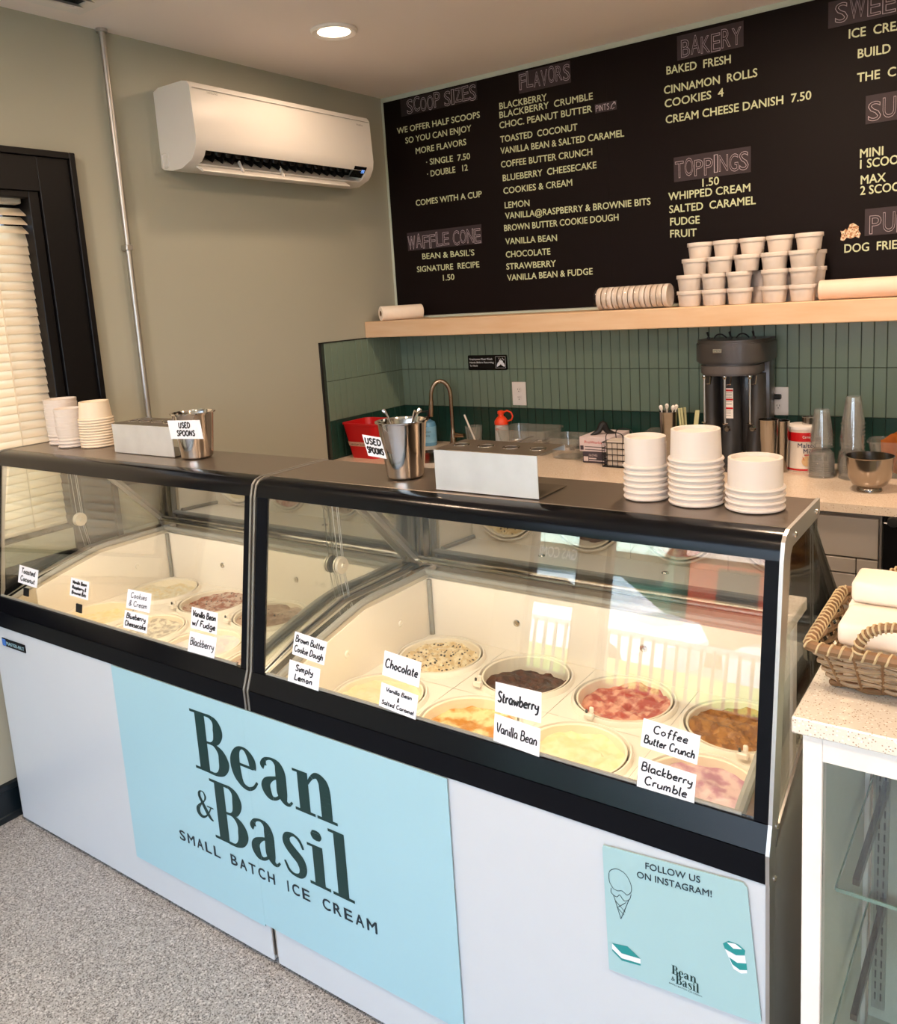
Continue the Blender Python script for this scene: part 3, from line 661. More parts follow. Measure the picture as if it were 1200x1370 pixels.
def card(name,txt,q,nrm,label,wgt,group=None,cat='sign card',m=None):
    """q: TL,TR,BR,BL world corners; nrm points to the viewer"""
    q=[Vector(p) for p in q]; c=sum(q,Vector())/4; ux=((q[1]-q[0])+(q[2]-q[3]))/4; uy=((q[0]-q[3])+(q[1]-q[2]))/4
    q=[c-ux+uy,c+ux+uy,c+ux-uy,c-ux-uy]; n=ux.cross(uy).normalized()
    t=thing(name,label,cat,tuple(c),group)
    bm=NB(); A=[bm.verts.new(p+n*.0012) for p in q]; B=[bm.verts.new(p+n*.0003) for p in q]
    bm.faces.new(A[::-1]); bm.faces.new(B)
    for i in range(4): bm.faces.new((A[i],A[(i+1)%4],B[(i+1)%4],B[i]))
    bmesh.ops.recalc_face_normals(bm,faces=bm.faces); obj('card',bm,m or M_card,t)
    f=bil(q,n*.0016); lines=txt.split('|'); nl=len(lines); asp=((q[1]-q[0]).length)/((q[0]-q[3]).length); S=[]
    hh=[.9/nl]*nl
    for i,s in enumerate(lines):
        lh=.86/nl; small=(s=='&'); h=lh*(.66 if nl==2 else .60 if nl>1 else .42); 
        wid=asp*(.9 if not small else .1); y=.95-lh*(i+1)+lh*.18 if nl>1 else .36
        w={0:.052,1:.042,2:.066,3:.08}[wgt]
        S2=[]; tot=hand(S2,s,0,y,h,w,wid if not small else None); off=(asp-tot)/2
        S+=[[(x+off,yy) for x,yy in p] for p in S2]
    obj('lettering',shapes_mesh([[(x/asp,y) for x,y in p] for p in S],f),M_ink,t); return t
for txt,q,lab,w in CARDS: card('flavour_card',txt,[(x,gy(z)-.0005,z) for x,z in q],(0,-1,.163),lab,w,'flavour cards on the freezer glass')
for x,z,lab in((.262,.836,'under the Toasted Coconut card'),(.552,.832,'under the Vanilla Bean Raspberry card')):
    tag(obj('black_clip',prism(NB(),[(gy(z-.012)-.004,z-.012),(gy(z+.012)-.004,z+.012),(gy(z+.012)-.0006,z+.012),(gy(z-.012)-.0006,z-.012)],x-.014,x+.014,'x'),M_blk),'small square black clip on the glass '+lab,'clip')
# ---------------------------------------------------------------- logo decal
DY=FY-.0063
dec=thing('logo_decal','large pale blue vinyl decal with the Bean & Basil logo across both freezer fronts','decal',(1.3,DY,.4))
bm=NB(); box(bm,.721,1.262,DY,DY+.0022,.112,.7035); obj('vinyl_sheet',bm,M_mint,dec)
bm=NB(); box(bm,1.2623,1.871,DY,DY+.0022,.118,.7035); obj('vinyl_sheet',bm,M_mint,dec)
GL={}
def br(*P): 
    S=[]; brush(S,list(P),n=6); return S
def rc(*a): S=[]; rect(S,*a); return S
GL['B']=(.72,rc(.10,0,.30,1)+rc(0,0,.36,.045)+rc(0,.955,.36,1)+br((.28,.977,.045),(.42,.972,.06),(.52,.9,.13),(.55,.76,.19),(.50,.6,.13),(.40,.53,.05),(.28,.52,.04))+br((.28,.52,.04),(.44,.515,.05),(.57,.42,.14),(.61,.27,.21),(.56,.12,.15),(.44,.028,.06),(.28,.022,.045)))
GL['e']=(.53,br((.12,.37,.045),(.45,.37,.045))+br((.44,.36,.12),(.43,.5,.14),(.36,.61,.09),(.27,.65,.045),(.18,.6,.09),(.12,.48,.16),(.10,.33,.19),(.13,.17,.17),(.2,.05,.10),(.31,.01,.07),(.42,.06,.05),(.50,.17,.04)))
GL['a']=(.60,br((.12,.5,.13),(.10,.52,.12),(.14,.61,.06),(.26,.65,.045),(.36,.6,.12),(.40,.48,.18),(.40,.3,.185),(.40,.14,.18),(.44,.04,.10),(.51,.02,.05),(.57,.08,.035))+br((.4,.4,.04),(.26,.35,.06),(.14,.26,.13),(.11,.15,.17),(.16,.05,.13),(.24,.02,.06),(.33,.07,.05),(.4,.16,.04)))
GL['n']=(.70,rc(.08,0,.26,.64)+rc(0,0,.34,.045)+rc(0,.6,.2,.64)+br((.25,.48,.04),(.33,.6,.06),(.42,.65,.10),(.51,.58,.16),(.535,.42,.18),(.535,.03,.18))+rc(.37,0,.70,.045))
GL['s']=(.48,br((.42,.48,.04),(.36,.6,.05),(.25,.65,.05),(.14,.6,.11),(.12,.49,.15),(.22,.38,.17),(.35,.27,.17),(.38,.14,.14),(.33,.04,.09),(.22,0.01,.05),(.12,.05,.05),(.05,.18,.04)))
GL['i']=(.38,rc(.09,0,.27,.64)+rc(0,0,.36,.045)+rc(0,.6,.2,.64)+br((.18,.72,.001),(.18,.735,.12),(.18,.80,.19),(.18,.865,.12),(.18,.88,.001)))
GL['l']=(.38,rc(.09,0,.27,1)+rc(0,0,.36,.045)+rc(0,.955,.2,1))
GL['&']=(.72,br((.70,.5,.05),(.56,.24,.05),(.40,.06,.07),(.24,.01,.12),(.11,.1,.16),(.11,.28,.15),(.24,.46,.08),(.40,.62,.05),(.48,.78,.08),(.44,.92,.06),(.34,.97,.04),(.24,.9,.09),(.22,.76,.12),(.32,.55,.13),(.48,.28,.15),(.62,.08,.12),(.74,.02,.05))+rc(.52,.46,.80,.505))
def serif(S,s,x0,x1,h,base,top=0.):
    tot=sum(GL[c][0]+.02 for c in s)-.02; k=(x1-x0)/tot; x=x0
    for c in s:
        w,sh=GL[c]
        for p in sh: S.append([(x+a*k,base+b*h) for a,b in p])
        x+=(w+.02)*k
S=[]; serif(S,'Bean',1.055,1.553,.166,.4905); serif(S,'Basil',1.103,1.589,.168,.307); serif(S,'&',1.034,1.10,.078,.351)
obj('logo_lettering',shapes_mesh(S,lambda u,v:Vector((u,DY-.0006,v))),M_dgreen,dec)
x=.946; word='SMALL BATCH ICE CREAM'; 
bm=NB(); wd={'I':.35,'M':1.2,' ':.9}; tot=sum(wd.get(c,1.) for c in word)+.45*(len(word)-1); kk=(1.646-.946)/tot
for c in word:
    w_=wd.get(c,1.)*kk
    if c!=' ': text_on(bm,c,x+(w_*.3 if c=='I' else 0),x+(w_*.7 if c=='I' else w_),.029,lambda u,v:Vector((u,DY-.0006,v)),bold=.022,base=.2475+(x-.946)*.012)
    x+=w_+.45*kk
obj('strapline_lettering',bm,M_slate,dec)
# ---------------------------------------------------------------- follow-us sticker
st=thing('follow_sticker','square pale teal sticker reading Follow us on Instagram! on the right freezer','sticker',(2.345,DY,.56))
bm=NB(); prism(bm,[(2.214,.428),(2.48,.448),(2.484,.456),(2.462,.69),(2.455,.697),(2.211,.677),(2.209,.672)][::-1],DY,DY+.0022,'y'); obj('vinyl_sheet',bm,M_mint2,st)
dyf=lambda u,v:Vector((u,DY-.0006,v))
bm=NB(); text_on(bm,'FOLLOW US',0,1,.0125,lambda u,v:Vector((2.29+.096*u,DY-.0006,.6605+.010*u+v)),bold=.006); text_on(bm,'ON INSTAGRAM!',0,1,.0125,lambda u,v:Vector((2.274+.131*u,DY-.0006,.638+.0135*u+v)),bold=.006)
obj('lettering',bm,M_slate,st)
S=[]; serif(S,'Bean',2.333,2.377,.017,.4755); serif(S,'Basil',2.34,2.382,.0175,.459); serif(S,'&',2.3325,2.3385,.008,.462); obj('logo_lettering',shapes_mesh(S,dyf),M_dgreen,st)
bm=NB(); text_on(bm,'SMALL BATCH ICE CREAM',2.328,2.386,.0028,dyf,base=.453); obj('small_lettering',bm,M_slate,st)
S=[]; w=.0011
def cl(P,w=w,n=6): brush(S,[(a,b,w) for a,b in P],n=n)
cl([(2.228,.598),(2.221,.61),(2.222,.63),(2.236,.64),(2.252,.636),(2.262,.62),(2.262,.605),(2.254,.596),(2.245,.6),(2.236,.597),(2.228,.598)])
cl([(2.224,.598),(2.224,.588),(2.234,.584),(2.24,.590),(2.248,.582),(2.258,.588),(2.262,.6)])
cl([(2.228,.586),(2.241,.543)]); cl([(2.257,.586),(2.241,.543)]); cl([(2.232,.575),(2.25,.56)]); cl([(2.236,.562),(2.247,.553)]); cl([(2.252,.58),(2.234,.562)])
obj('cone_drawing',shapes_mesh(S,dyf),M_slate,st)
S=[[(2.222,.486),(2.240,.473),(2.276,.478),(2.252,.492)]]; obj('sandwich_top_print',shapes_mesh(S,dyf),M_teal,st)
S=[[(2.222,.485),(2.240,.4725),(2.240,.463),(2.222,.474)],[(2.24,.4725),(2.276,.4775),(2.276,.468),(2.24,.463)]]; obj('sandwich_filling_print',shapes_mesh(S,dyf),M_card,st)
S=[[(2.222,.4735),(2.240,.4625),(2.240,.458),(2.222,.470)],[(2.24,.4625),(2.276,.4675),(2.276,.464),(2.24,.458)]]; obj('sandwich_base_print',shapes_mesh(S,dyf),M_teal,st)
S=[[(2.4225,.573),(2.4255,.565),(2.444,.561),(2.458,.567),(2.459,.576),(2.448,.582),(2.432,.582)]]; obj('cup_lid_print',shapes_mesh(S,dyf),M_teal,st)
S=[[(2.429,.578),(2.44,.571),(2.454,.576),(2.443,.5815)]]; S=[[(x,y) for x,y in p] for p in S]; obj('cup_foam_print',shapes_mesh(S,lambda u,v:Vector((u,DY-.0009,v))),M_card,st)
S=[[(2.426,.564),(2.444,.5600),(2.4585,.566),(2.462,.535),(2.452,.53),(2.440,.533)]]; obj('cup_print',shapes_mesh(S,dyf),M_card,st)
S=[[(2.4325,.552),(2.446,.5475),(2.461,.553),(2.462,.541),(2.450,.536),(2.438,.541)]]; obj('cup_sleeve_print',shapes_mesh(S,lambda u,v:Vector((u,DY-.0009,v))),M_teal,st)
# ---------------------------------------------------------------- menu board
mb=thing('menu_board','large dark brown menu board lettered in pale green above the wooden shelf','menu board',(2.4,-.012,2.1))
for i in range(4):
    a=.0185+i*1.22; obj('board_panel',bx(a,min(a+1.2195,4.88),-.0185,-.0002,1.5745,2.6475),M_black_b,mb)
BY=-.0195; bfn=lambda u,v:Vector((u,BY,v)); cfn=lambda u,v:Vector((u,BY-.0022,v))
LINES=[('WE OFFER HALF SCOOPS', 0.096, 2.485, 0.593, 2.481), ('SO YOU CAN ENJOY', 0.145, 2.431, 0.541, 2.429), ('MORE FLAVORS', 0.205, 2.372, 0.508, 2.371), ('· SINGLE  7.50', 0.265, 2.31, 0.525, 2.303), ('· DOUBLE   12', 0.266, 2.253, 0.508, 2.253), ('COMES WITH A CUP', 0.184, 2.123, 0.58, 2.121), ("BEAN & BASIL'S", 0.202, 1.857, 0.519, 1.852), ('SIGNATURE  RECIPE', 0.163, 1.795, 0.544, 1.793), ('1.50', 0.323, 1.742, 0.392, 1.743), ('BLACKBERRY', 0.703, 2.499, 0.95, 2.496), ('BLACKBERRY  CRUMBLE', 0.701, 2.46, 1.173, 2.46), ('CHOC. PEANUT BUTTER', 0.698, 2.415, 1.168, 2.409), ('TOASTED  COCONUT', 0.699, 2.352, 1.095, 2.345), ('VANILLA BEAN & SALTED CARAMEL', 0.697, 2.301, 1.312, 2.285), ('COFFEE BUTTER CRUNCH', 0.696, 2.24, 1.162, 2.231), ('BLUEBERRY  CHEESECAKE', 0.702, 2.178, 1.18, 2.173), ('COOKIES & CREAM', 0.702, 2.12, 1.06, 2.114), ('LEMON', 0.705, 2.054, 0.838, 2.05), ('VANILLA@RASPBERRY & BROWNIE BITS', 0.705, 2.005, 1.423, 1.991), ('BROWN BUTTER COOKIE DOUGH', 0.696, 1.95, 1.276, 1.941), ('VANILLA BEAN', 0.699, 1.888, 0.973, 1.881), ('CHOCOLATE', 0.698, 1.827, 0.936, 1.823), ('STRAWBERRY', 0.697, 1.771, 0.962, 1.767), ('VANILLA BEAN & FUDGE', 0.699, 1.718, 1.145, 1.719), ('H:SCOOP SIZES', 0.17, 2.568, 0.581, 2.569), ('H:FLAVORS', 0.816, 2.563, 1.07, 2.556), ('H:WAFFLE CONE', 0.119, 1.912, 0.563, 1.915), ('h:PINTS', 1.186, 2.406, 1.251, 2.405), ('BAKED  FRESH', 1.504, 2.497, 1.763, 2.49), ('CINNAMON  ROLLS', 1.492, 2.423, 1.864, 2.421), ('COOKIES  4', 1.494, 2.37, 1.734, 2.372), ('CREAM CHEESE DANISH  7.50', 1.497, 2.307, 2.06, 2.303), ('1.50', 1.646, 2.037, 1.713, 2.038), ('WHIPPED CREAM', 1.502, 1.999, 1.836, 1.996), ('SALTED  CARAMEL', 1.505, 1.947, 1.857, 1.945), ('FUDGE', 1.508, 1.896, 1.632, 1.893), ('FRUIT', 1.507, 1.847, 1.619, 1.843), ('ICE  CRE', 2.187, 2.489, 2.343, 2.483), ('BUILD', 2.218, 2.415, 2.323, 2.413), ('THE  C', 2.217, 2.333, 2.342, 2.332), ('MINI', 2.231, 2.067, 2.307, 2.067), ('1 SCOO', 2.232, 2.029, 2.353, 2.03), ('MAX', 2.235, 1.973, 2.317, 1.973), ('2 SCOO', 2.234, 1.935, 2.355, 1.935), ('DOG  FRIE', 2.183, 1.73, 2.36, 1.731), ('H:BAKERY', 1.567, 2.549, 1.805, 2.545), ('H:TOPPINGS', 1.534, 2.084, 1.831, 2.08), ('H:SWEE', 2.14, 2.55, 2.31, 2.543), ('H:SU', 2.255, 2.191, 2.337, 2.19), ('H:PU', 2.267, 1.791, 2.338, 1.793), ('DOGS', 2.169, 1.774, 2.237, 1.781)]
CARDB=[(.130,.585,2.562,2.642),(.81,1.072,2.548,2.638),(.115,.568,1.905,1.995),(1.182,1.283,2.400,2.437),(1.55,1.813,2.541,2.634),(1.528,1.839,2.069,2.167),(2.117,2.46,2.537,2.627),(2.247,2.60,2.182,2.280),(2.251,2.55,1.785,1.882)]
for i,(a,b,c,d) in enumerate(CARDB[:]):
    obj('heading_card',bx(a,b,BY-.0016,BY-.0002,c,d),M_chalkb if i else mat('darker_chalk_card',(24,14,18),.7),mb)
for s,x0,z0,x1,z1 in LINES:
    if s=='DOGS': continue
    bm=NB(); sl=(z1-z0)/(x1-x0); z0=(z0+z1)/2-sl*(x1-x0)/2
    if s[:2] in('H:','h:'):
        big=s[0]=='H'; s2=s[2:]
        if s2=='SWEE': s2='SWEETS'; x1=2.14+.43/3*2.05
        if s2=='SU': s2='SUNDAES'; x1=2.255+.33
        if s2=='PU': s2='PUP'; x1=2.267+.13
        if not big:
            S=[]; hand(S,s2,x0,z0,.024,.0024,x1-x0,0.); bm.free(); obj('chalk_heading',shapes_mesh(S,cfn),M_chalk,mb); continue
        # tall hand drawn hollow capitals, letter by letter
        ws={'I':.45,' ':.4,'W':1.25,'M':1.2}; tot=sum(ws.get(c,1.) for c in s2)+.12*(len(s2)-1); k=(x1-x0)/tot; x=x0; hh=.066 if big else .024
        for ci,c in enumerate(s2):
            w_=ws.get(c,1.)*k
            if c!=' ': text_on(bm,c,x,x+w_,hh*(1+.06*math.sin(ci*2.1)),cfn,outline=.011 if big else .012,base=z0+.004*math.sin(ci*1.7))
            x+=w_+.12*k
        obj('chalk_heading',bm,M_chalk,mb)
    else:
        ext={'ICE  CRE':'ICE  CREAM','BUILD':'BUILD','THE  C':'THE  C','1 SCOO':'1 SCOOP','2 SCOO':'2 SCOOPS','DOG  FRIE':'DOG  FRIENDLY'}
        if s in ext and ext[s]!=s:
            r=len(ext[s].replace(' ',''))/len(s.replace(' ','')); x1=x0+(x1-x0)*r; s=ext[s]
        s=s.replace('@','@')
        text_on(bm,s,x0,x1,.0285 if x0<1.4 else .031,lambda u,v:Vector((u,BY,v+sl*(u-x0))),bold=.016,base=z0)
        obj('lettering',bm,M_letter,mb)
S=[]; brush(S,[(1.256,2.405,.003),(1.262,2.422,.003),(1.275,2.43,.003)],n=4); brush(S,[(1.268,2.431,.003),(1.276,2.431,.003),(1.277,2.42,.003)],n=3); brush(S,[(1.262,2.404,.0025),(1.273,2.41,.0025)]); obj('chalk_arrow',shapes_mesh(S,cfn),M_chalk,mb)
# dog sticker: three small dogs
M_dog=mat('sticker_tan_fur',(176,120,76),.7,col2=(236,214,184),vs=120,ramp=(.4,.6)); 
outline=[(2.168,1.778),(2.172,1.80),(2.168,1.812),(2.178,1.810),(2.186,1.818),(2.192,1.812),(2.2,1.832),(2.212,1.836),(2.222,1.829),(2.231,1.822),(2.230,1.808),(2.238,1.795),(2.232,1.780),(2.22,1.786),(2.205,1.780),(2.19,1.785),(2.18,1.774)]
S=[outline]; obj('dog_sticker',shapes_mesh(S,bfn),M_dog,mb)
S=[]; 
for x,y in((2.178,1.8),(2.185,1.801),(2.205,1.82),(2.214,1.821),(2.224,1.802),(2.231,1.801),(2.182,1.793),(2.209,1.813),(2.2275,1.793)): S.append([(x+.0018*math.cos(a*PI/4),y+.0018*math.sin(a*PI/4)) for a in range(8)])
obj('dog_faces_print',shapes_mesh(S,lambda u,v:Vector((u,BY-.0006,v))),M_blk,mb)
# ---------------------------------------------------------------- shelf
sh=thing('wall_shelf','long thick maple shelf under the menu board','shelf',(1.7,-.14,1.4817))
obj('shelf_plank',bx(.001,4.6,-.2751,-.0155,1.4817,1.5612,.003,1),M_wood,sh)
# ---------------------------------------------------------------- back counter, cabinets, sink
CT=.914
ctr=thing('worktop','long speckled quartz worktop along the tiled back wall','worktop',(1.6,-.32,.885))
SX0,SX1,SY0,SY1=.27,.64,-.53,-.17
bm=NB(); Y0,Y1=-.636,-.0052
for a,b,c,d in((.0125,SX0,Y0,Y1),(SX1,3.2,Y0,Y1),(SX0,SX1,Y0,SY0),(SX0,SX1,SY1,Y1)): box(bm,a,b,c,d,.885,CT)
obj('slab',bm,M_quartz,ctr)
sk=thing('sink_basin','round stainless steel sink basin sunk into the worktop beside the faucet','sink',((SX0+SX1)/2,(SY0+SY1)/2,.72))
cx_,cy_=(SX0+SX1)/2,(SY0+SY1)/2
obj('basin',lathe(NB(),[(0,.745),(.10,.748),(.15,.765),(.172,.80),(.176,.884),(.1775,.9),(.179,.9),(.179,.884),(.175,.795),(.152,.76),(.1,.743),(0,.74)],(cx_,cy_,0),40),M_chrome,sk,True)
n=40; bm=NB(); O=[];I=[]
for k in range(n):
    a=2*PI*k/n; dx,dy=math.cos(a),math.sin(a); hx,hy=(SX1-SX0)/2-.0005,(SY1-SY0)/2-.0005; t_=min(hx/abs(dx) if abs(dx)>1e-6 else 9,hy/abs(dy) if abs(dy)>1e-6 else 9)
    O.append(bm.verts.new((cx_+dx*t_,cy_+dy*t_,.9135))); I.append(bm.verts.new((cx_+dx*.1776,cy_+dy*.1776,.9135)))
for k in range(n): bm.faces.new((O[k],O[(k+1)%n],I[(k+1)%n],I[k]))
for sx,sy in((1,1),(-1,1),(-1,-1),(1,-1)):
    ang=math.atan2(sy*hy,sx*hx)%(2*PI); k=int(ang/(2*PI)*n); v=bm.verts.new((cx_+sx*hx,cy_+sy*hy,.9135)); bm.faces.new((O[k],v,O[(k+1)%n]))
obj('deck_ring',bm,M_quartz,sk)
obj('drain',lathe(NB(),[(0,.7505),(.02,.7505),(.022,.7485),(.03,.7485),(.03,.7495)],(cx_,cy_,0),20),M_satin,sk,True)
def cabinet(x0,x1,label,drawersplit=None):
    c=thing('base_cabinet',label,'cabinet',((x0+x1)/2,-.32,0))
    obj('carcass',bx(x0+.0005,x1-.0005,-.598,-.02,.10,.66 if x0<.7 else .884),M_cab,c); obj('toe_kick',bx(x0+.001,x1-.001,-.54,-.03,.0,.0995),M_blk,c)
    d=obj('drawer',bx(x0+.004,x1-.008,-.62,-.5985,.7325,.866,.0015,1),M_cab,c)
    xs=drawersplit or (x0+x1)/2
    for a,b in((x0+.004,xs-.0015),(xs+.0015,x1-.008)): obj('drawer',bx(a,b,-.62,-.5985,.6765,.7265,.0015,1),M_cab,c)
    for a,b in((x0+.004,xs-.0015),(xs+.0015,x1-.008)): obj('door',bx(a,b,-.62,-.5985,.11,.6725,.0015,1),M_cab,c)
cabinet(.02,.70,'taupe base cabinet under the sink, hidden behind the freezers')
cabinet(.70,1.30,'taupe base cabinet between the sink and the mixer')
cabinet(1.30,1.86,'taupe base cabinet under the drink mixer')
cabinet(1.86,2.412,'taupe base cabinet with drawers seen beside the freezer',2.34)
fr=thing('undercounter_fridge','black glass-door undercounter fridge at the right edge','fridge',(2.72,-.32,0))
obj('body',bx(2.416,3.02,-.60,-.03,.02,.883),M_blk,fr); obj('door_frame',framering(0,0,0,0,.01,0,0,NB()) if False else bx(2.418,3.018,-.64,-.601,.05,.865,.004,1),M_blackg,fr)
obj('door_glass',bx(2.445,2.99,-.643,-.6405,.10,.845),M_blackg,fr); obj('feet',bx(2.43,3.0,-.58,-.06,0,.0195),M_blk,fr)
obj('door_knob',lathe(NB(),[(0,-.02),(.015,-.018),(.018,-.008),(.010,-.002),(.006,.0)],(2.45,-.6435,.872),16,'y'),M_blk,fr,True)
# hand washing sign
sg=thing('handwash_sign','small black sign telling employees to wash hands, on the green tiles','sign',(.552,-.008,1.325))
obj('plate',bx(.440,.668,-.0115,-.0055,1.290,1.364,.006,3),M_blackg,sg)
f=lambda u,v:Vector((u,-.0121,v)); bm=NB()
for i,(s,x1) in enumerate((('Employees Must Wash',.585),('Hands Before Returning',.592),('To Work',.497))): text_on(bm,s,.450,x1,.0095,f,base=1.340-i*.0165)
obj('lettering',bm,M_card,sg)
S=[]; 
for P in ([(.603,1.300),(.66,1.300),(.66,1.356),(.603,1.356),(.603,1.300)],): 
    for a,b in zip(P,P[1:]): brush(S,[a+(.001,),b+(.001,)])
brush(S,[(.610,1.307,.004),(.622,1.320,.016),(.636,1.332,.012),(.646,1.330,.004)]); brush(S,[(.655,1.307,.004),(.645,1.318,.016),(.632,1.328,.01),(.626,1.34,.003)])
for x,y in((.624,1.347),(.634,1.343),(.645,1.346),(.651,1.340)): brush(S,[(x,y-.003,.001),(x,y,.004),(x,y+.003,.001)])
obj('hands_symbol',shapes_mesh(S,f),M_card,sg)
def outlet(x,z,label):
    t=thing('wall_outlet',label,'outlet',(x,-.006,z))
    obj('cover_plate',bx(x-.0385,x+.0385,-.0115,-.0055,z-.0575,z+.0575,.002,2),M_case,t)
    for s in(-1,1):
        c=z+s*.0195; obj('socket_face',lathe(NB(),[(0,-.0015),(.0135,-.0015),(.014,0)],(x,-.0116,c),20,'y'),M_case,t)
        bm=NB()
        for d in(-.005,.005): box(bm,x+d-.0009,x+d+.0009,-.0137,-.0132,c-.001,c+.006)
        box(bm,x-.002,x+.002,-.0137,-.0132,c-.0095,c-.006); obj('slots',bm,M_blk,t)
    return t
outlet(.728,1.174,'white double outlet on the tiles beside the handwash sign'); outlet(1.943,1.160,'white double outlet with a black plug to the right of the mixer')
# ---------------------------------------------------------------- faucet
fa=thing('faucet','brushed nickel gooseneck faucet behind the sink','faucet',(.375,-.09,CT))
P=[(.375,-.09,CT+.03)]+[(.375,-.09,CT+.03+.045*i) for i in range(1,6)]+[(.375-.042+.042*math.cos(a),-.09-.02*(1-math.cos(a)),1.165+.085*math.sin(a)) for a in [PI*k/12 for k in range(0,13)]]
P=[(.375,-.09,z) for z in(.94,1.0,1.06,1.12,1.165)]+[(.332+.043*math.cos(PI*k/12),-.115+.025*math.cos(PI*k/12),1.168+.078*math.sin(PI*k/12)) for k in range(1,13)]+[(.287,-.14,1.14)]
M_nick=mat('brushed_nickel',(178,156,132),.26,1.)
obj('neck',tube(NB(),P,.0105,14),M_nick,fa,True)
obj('spray_head',tube(NB(),[(.2885,-.14,1.150),(.286,-.141,1.12),(.282,-.143,1.075),(.281,-.1435,1.068)],[.012,.0135,.0155,.0145],14),M_nick,fa,True)
obj('base_body',lathe(NB(),[(.0,0),(.026,0),(.026,.004),(.019,.012),(.0165,.05),(.0125,.075),(.0108,.09),(0,.09)],(.375,-.09,CT),24),M_nick,fa,True)
h=obj('handle',tube(NB(),[(.39,-.092,.968),(.41,-.097,.970),(.43,-.101,.970),(.455,-.106,.972)],[.013,.013,.011,.010],12),M_nick,fa,True)
# soap bottle
so_=thing('soap_bottle','blue soap bottle with a black pump beside the red bucket','soap bottle',(.245,-.12,CT))
obj('bottle',lathe(NB(),[(0,0),(.036,0),(.0385,.004),(.0385,.108),(.034,.122),(.016,.131),(.014,.136),(0,.136)],(.245,-.12,CT),28),mat('soap_bottle_plastic',(96,152,190),.25,coat=.4),so_,True)
obj('paper_label',lathe(NB(),[(.0388,.018),(.0392,.018),(.0392,.100),(.0388,.100)],(.245,-.12,CT),28,close=True),mat('soap_label',(92,160,204),.5,col2=(150,196,220),vs=30),so_,True)
bm=NB()
for i,(s,w_) in enumerate((('MEYERS CLEAN DAY',.9),('HAND SOAP',.6))):
    a0=-PI/2-.0; text_on(bm,s,-w_/2,w_/2,.008,lambda u,v:Vector((.245+.0396*math.sin(u+.45),-.12-.0396*math.cos(u+.45),CT+v)),base=.07-.02*i)
obj('lettering',bm,M_ink,so_)
obj('pump',lathe(NB(),[(.0,.1365),(.0145,.1365),(.0145,.148),(.006,.151),(.0045,.172),(.010,.173),(.010,.180),(0,.181)],(.245,-.12,CT),16),M_blk,so_,True)
obj('spout',tube(NB(),[(.245,-.12,CT+.1765),(.222,-.135,CT+.1755),(.214,-.14,CT+.168)],.0045,8),M_blk,so_,True)
# red bucket
rb=thing('red_bucket','red metal tub with a paper strip label in the corner of the counter','bucket',(.125,-.44,CT))
def rrect(cx,cy,hx,hy,r,n=6):
    out=[]
    for q,(sx,sy) in enumerate(((1,1),(-1,1),(-1,-1),(1,-1))):
        for k in range(n+1):
            a=q*PI/2+k*PI/2/n; out.append((cx+sx*(hx-r)+r*math.cos(a),cy+sy*(hy-r)+r*math.sin(a)))
    return out
def loft(bm,rings,cap0=True,cap1=False,closed=False):
    V=[[bm.verts.new(p) for p in r] for r in rings]; n=len(V[0])
    for A,B in zip(V,V[1:]):
        for i in range(n): bm.faces.new((A[i],A[(i+1)%n],B[(i+1)%n],B[i]))
    if cap0: bm.faces.new(V[0][::-1])
    if cap1: bm.faces.new(V[-1])
    bmesh.ops.recalc_face_normals(bm,faces=bm.faces); return bm
def R3(cx,cy,hx,hy,r,z): return [(x,y,z) for x,y in rrect(cx,cy,hx,hy,r)]
c=(.135,-.44)
obj('wall',loft(NB(),[R3(*c,.082,.075,.03,CT),R3(*c,.108,.10,.035,CT+.165),R3(*c,.1125,.1045,.037,CT+.166),R3(*c,.1125,.1045,.037,CT+.174),R3(*c,.105,.097,.034,CT+.174),R3(*c,.079,.072,.03,CT+.004)],True,True),M_redd,rb,True)
obj('paper_strip',loft(NB(),[R3(*c,.0925,.0855,.031,CT+.06),R3(*c,.0962,.0890,.031,CT+.082)],False,False),mat('masking_tape',(206,160,140),.7),rb)
S=[]; hand(S,'Sanitizer Bucket'.lower().replace('z','s'),0,0,.010,.0012,.12); obj('lettering',shapes_mesh(S,lambda u,v:Vector((.075+u,-.530-.1*v,CT+.067+v))),M_ink,rb)
# squeeze bottle
kb=thing('squeeze_bottle','clear squeeze bottle with an orange cap by the faucet','bottle',(.665,-.085,CT)); c=(.664,-.085,CT)
obj('bottle',lathe(NB(),[(0,.001),(.031,.001),(.033,.005),(.033,.105),(.03,.118),(0,.118)],c,24),mat('frosted_plastic',(198,204,204),.35,trans=.2),kb,True)
obj('blue_band',lathe(NB(),[(.0332,.002),(.0336,.002),(.0336,.028),(.0332,.028)],c,24,close=True),mat('blue_tape',(24,72,140),.5),kb,True)
M_or=mat('orange_plastic',(226,66,26),.35)
obj('cap',lathe(NB(),[(0,.1185),(.034,.1185),(.034,.135),(.022,.152),(.013,.158),(.012,.168),(.017,.170),(.017,.182),(.009,.186),(0,.186)],c,24),M_or,kb,True)
obj('loop',tube(NB(),[(.68,-.085,CT+.178),(.70,-.085,CT+.186),(.722,-.085,CT+.178),(.73,-.085,CT+.160),(.722,-.085,CT+.142),(.70,-.085,CT+.134)],.004,8),M_or,kb,True)
# cup with straw
cpt=thing('plastic_cup','clear plastic cup holding a white straw beside the faucet','cup',(.53,-.13,CT)); c=(.53,-.13,CT)
obj('cup_wall',lathe(NB(),[(0,.002),(.034,.002),(.044,.11),(.046,.112),(.0425,.112),(.0325,.004),(0,.004)],c,28),M_plastic,cpt,True)
tag(obj('drinking_straw',tube(NB(),[(.548,-.12,CT+.006),(.53,-.13,CT+.05),(.492,-.15,CT+.17)],.0042,8),M_case,None,True),'white straw leaning in the clear cup by the faucet','straw')
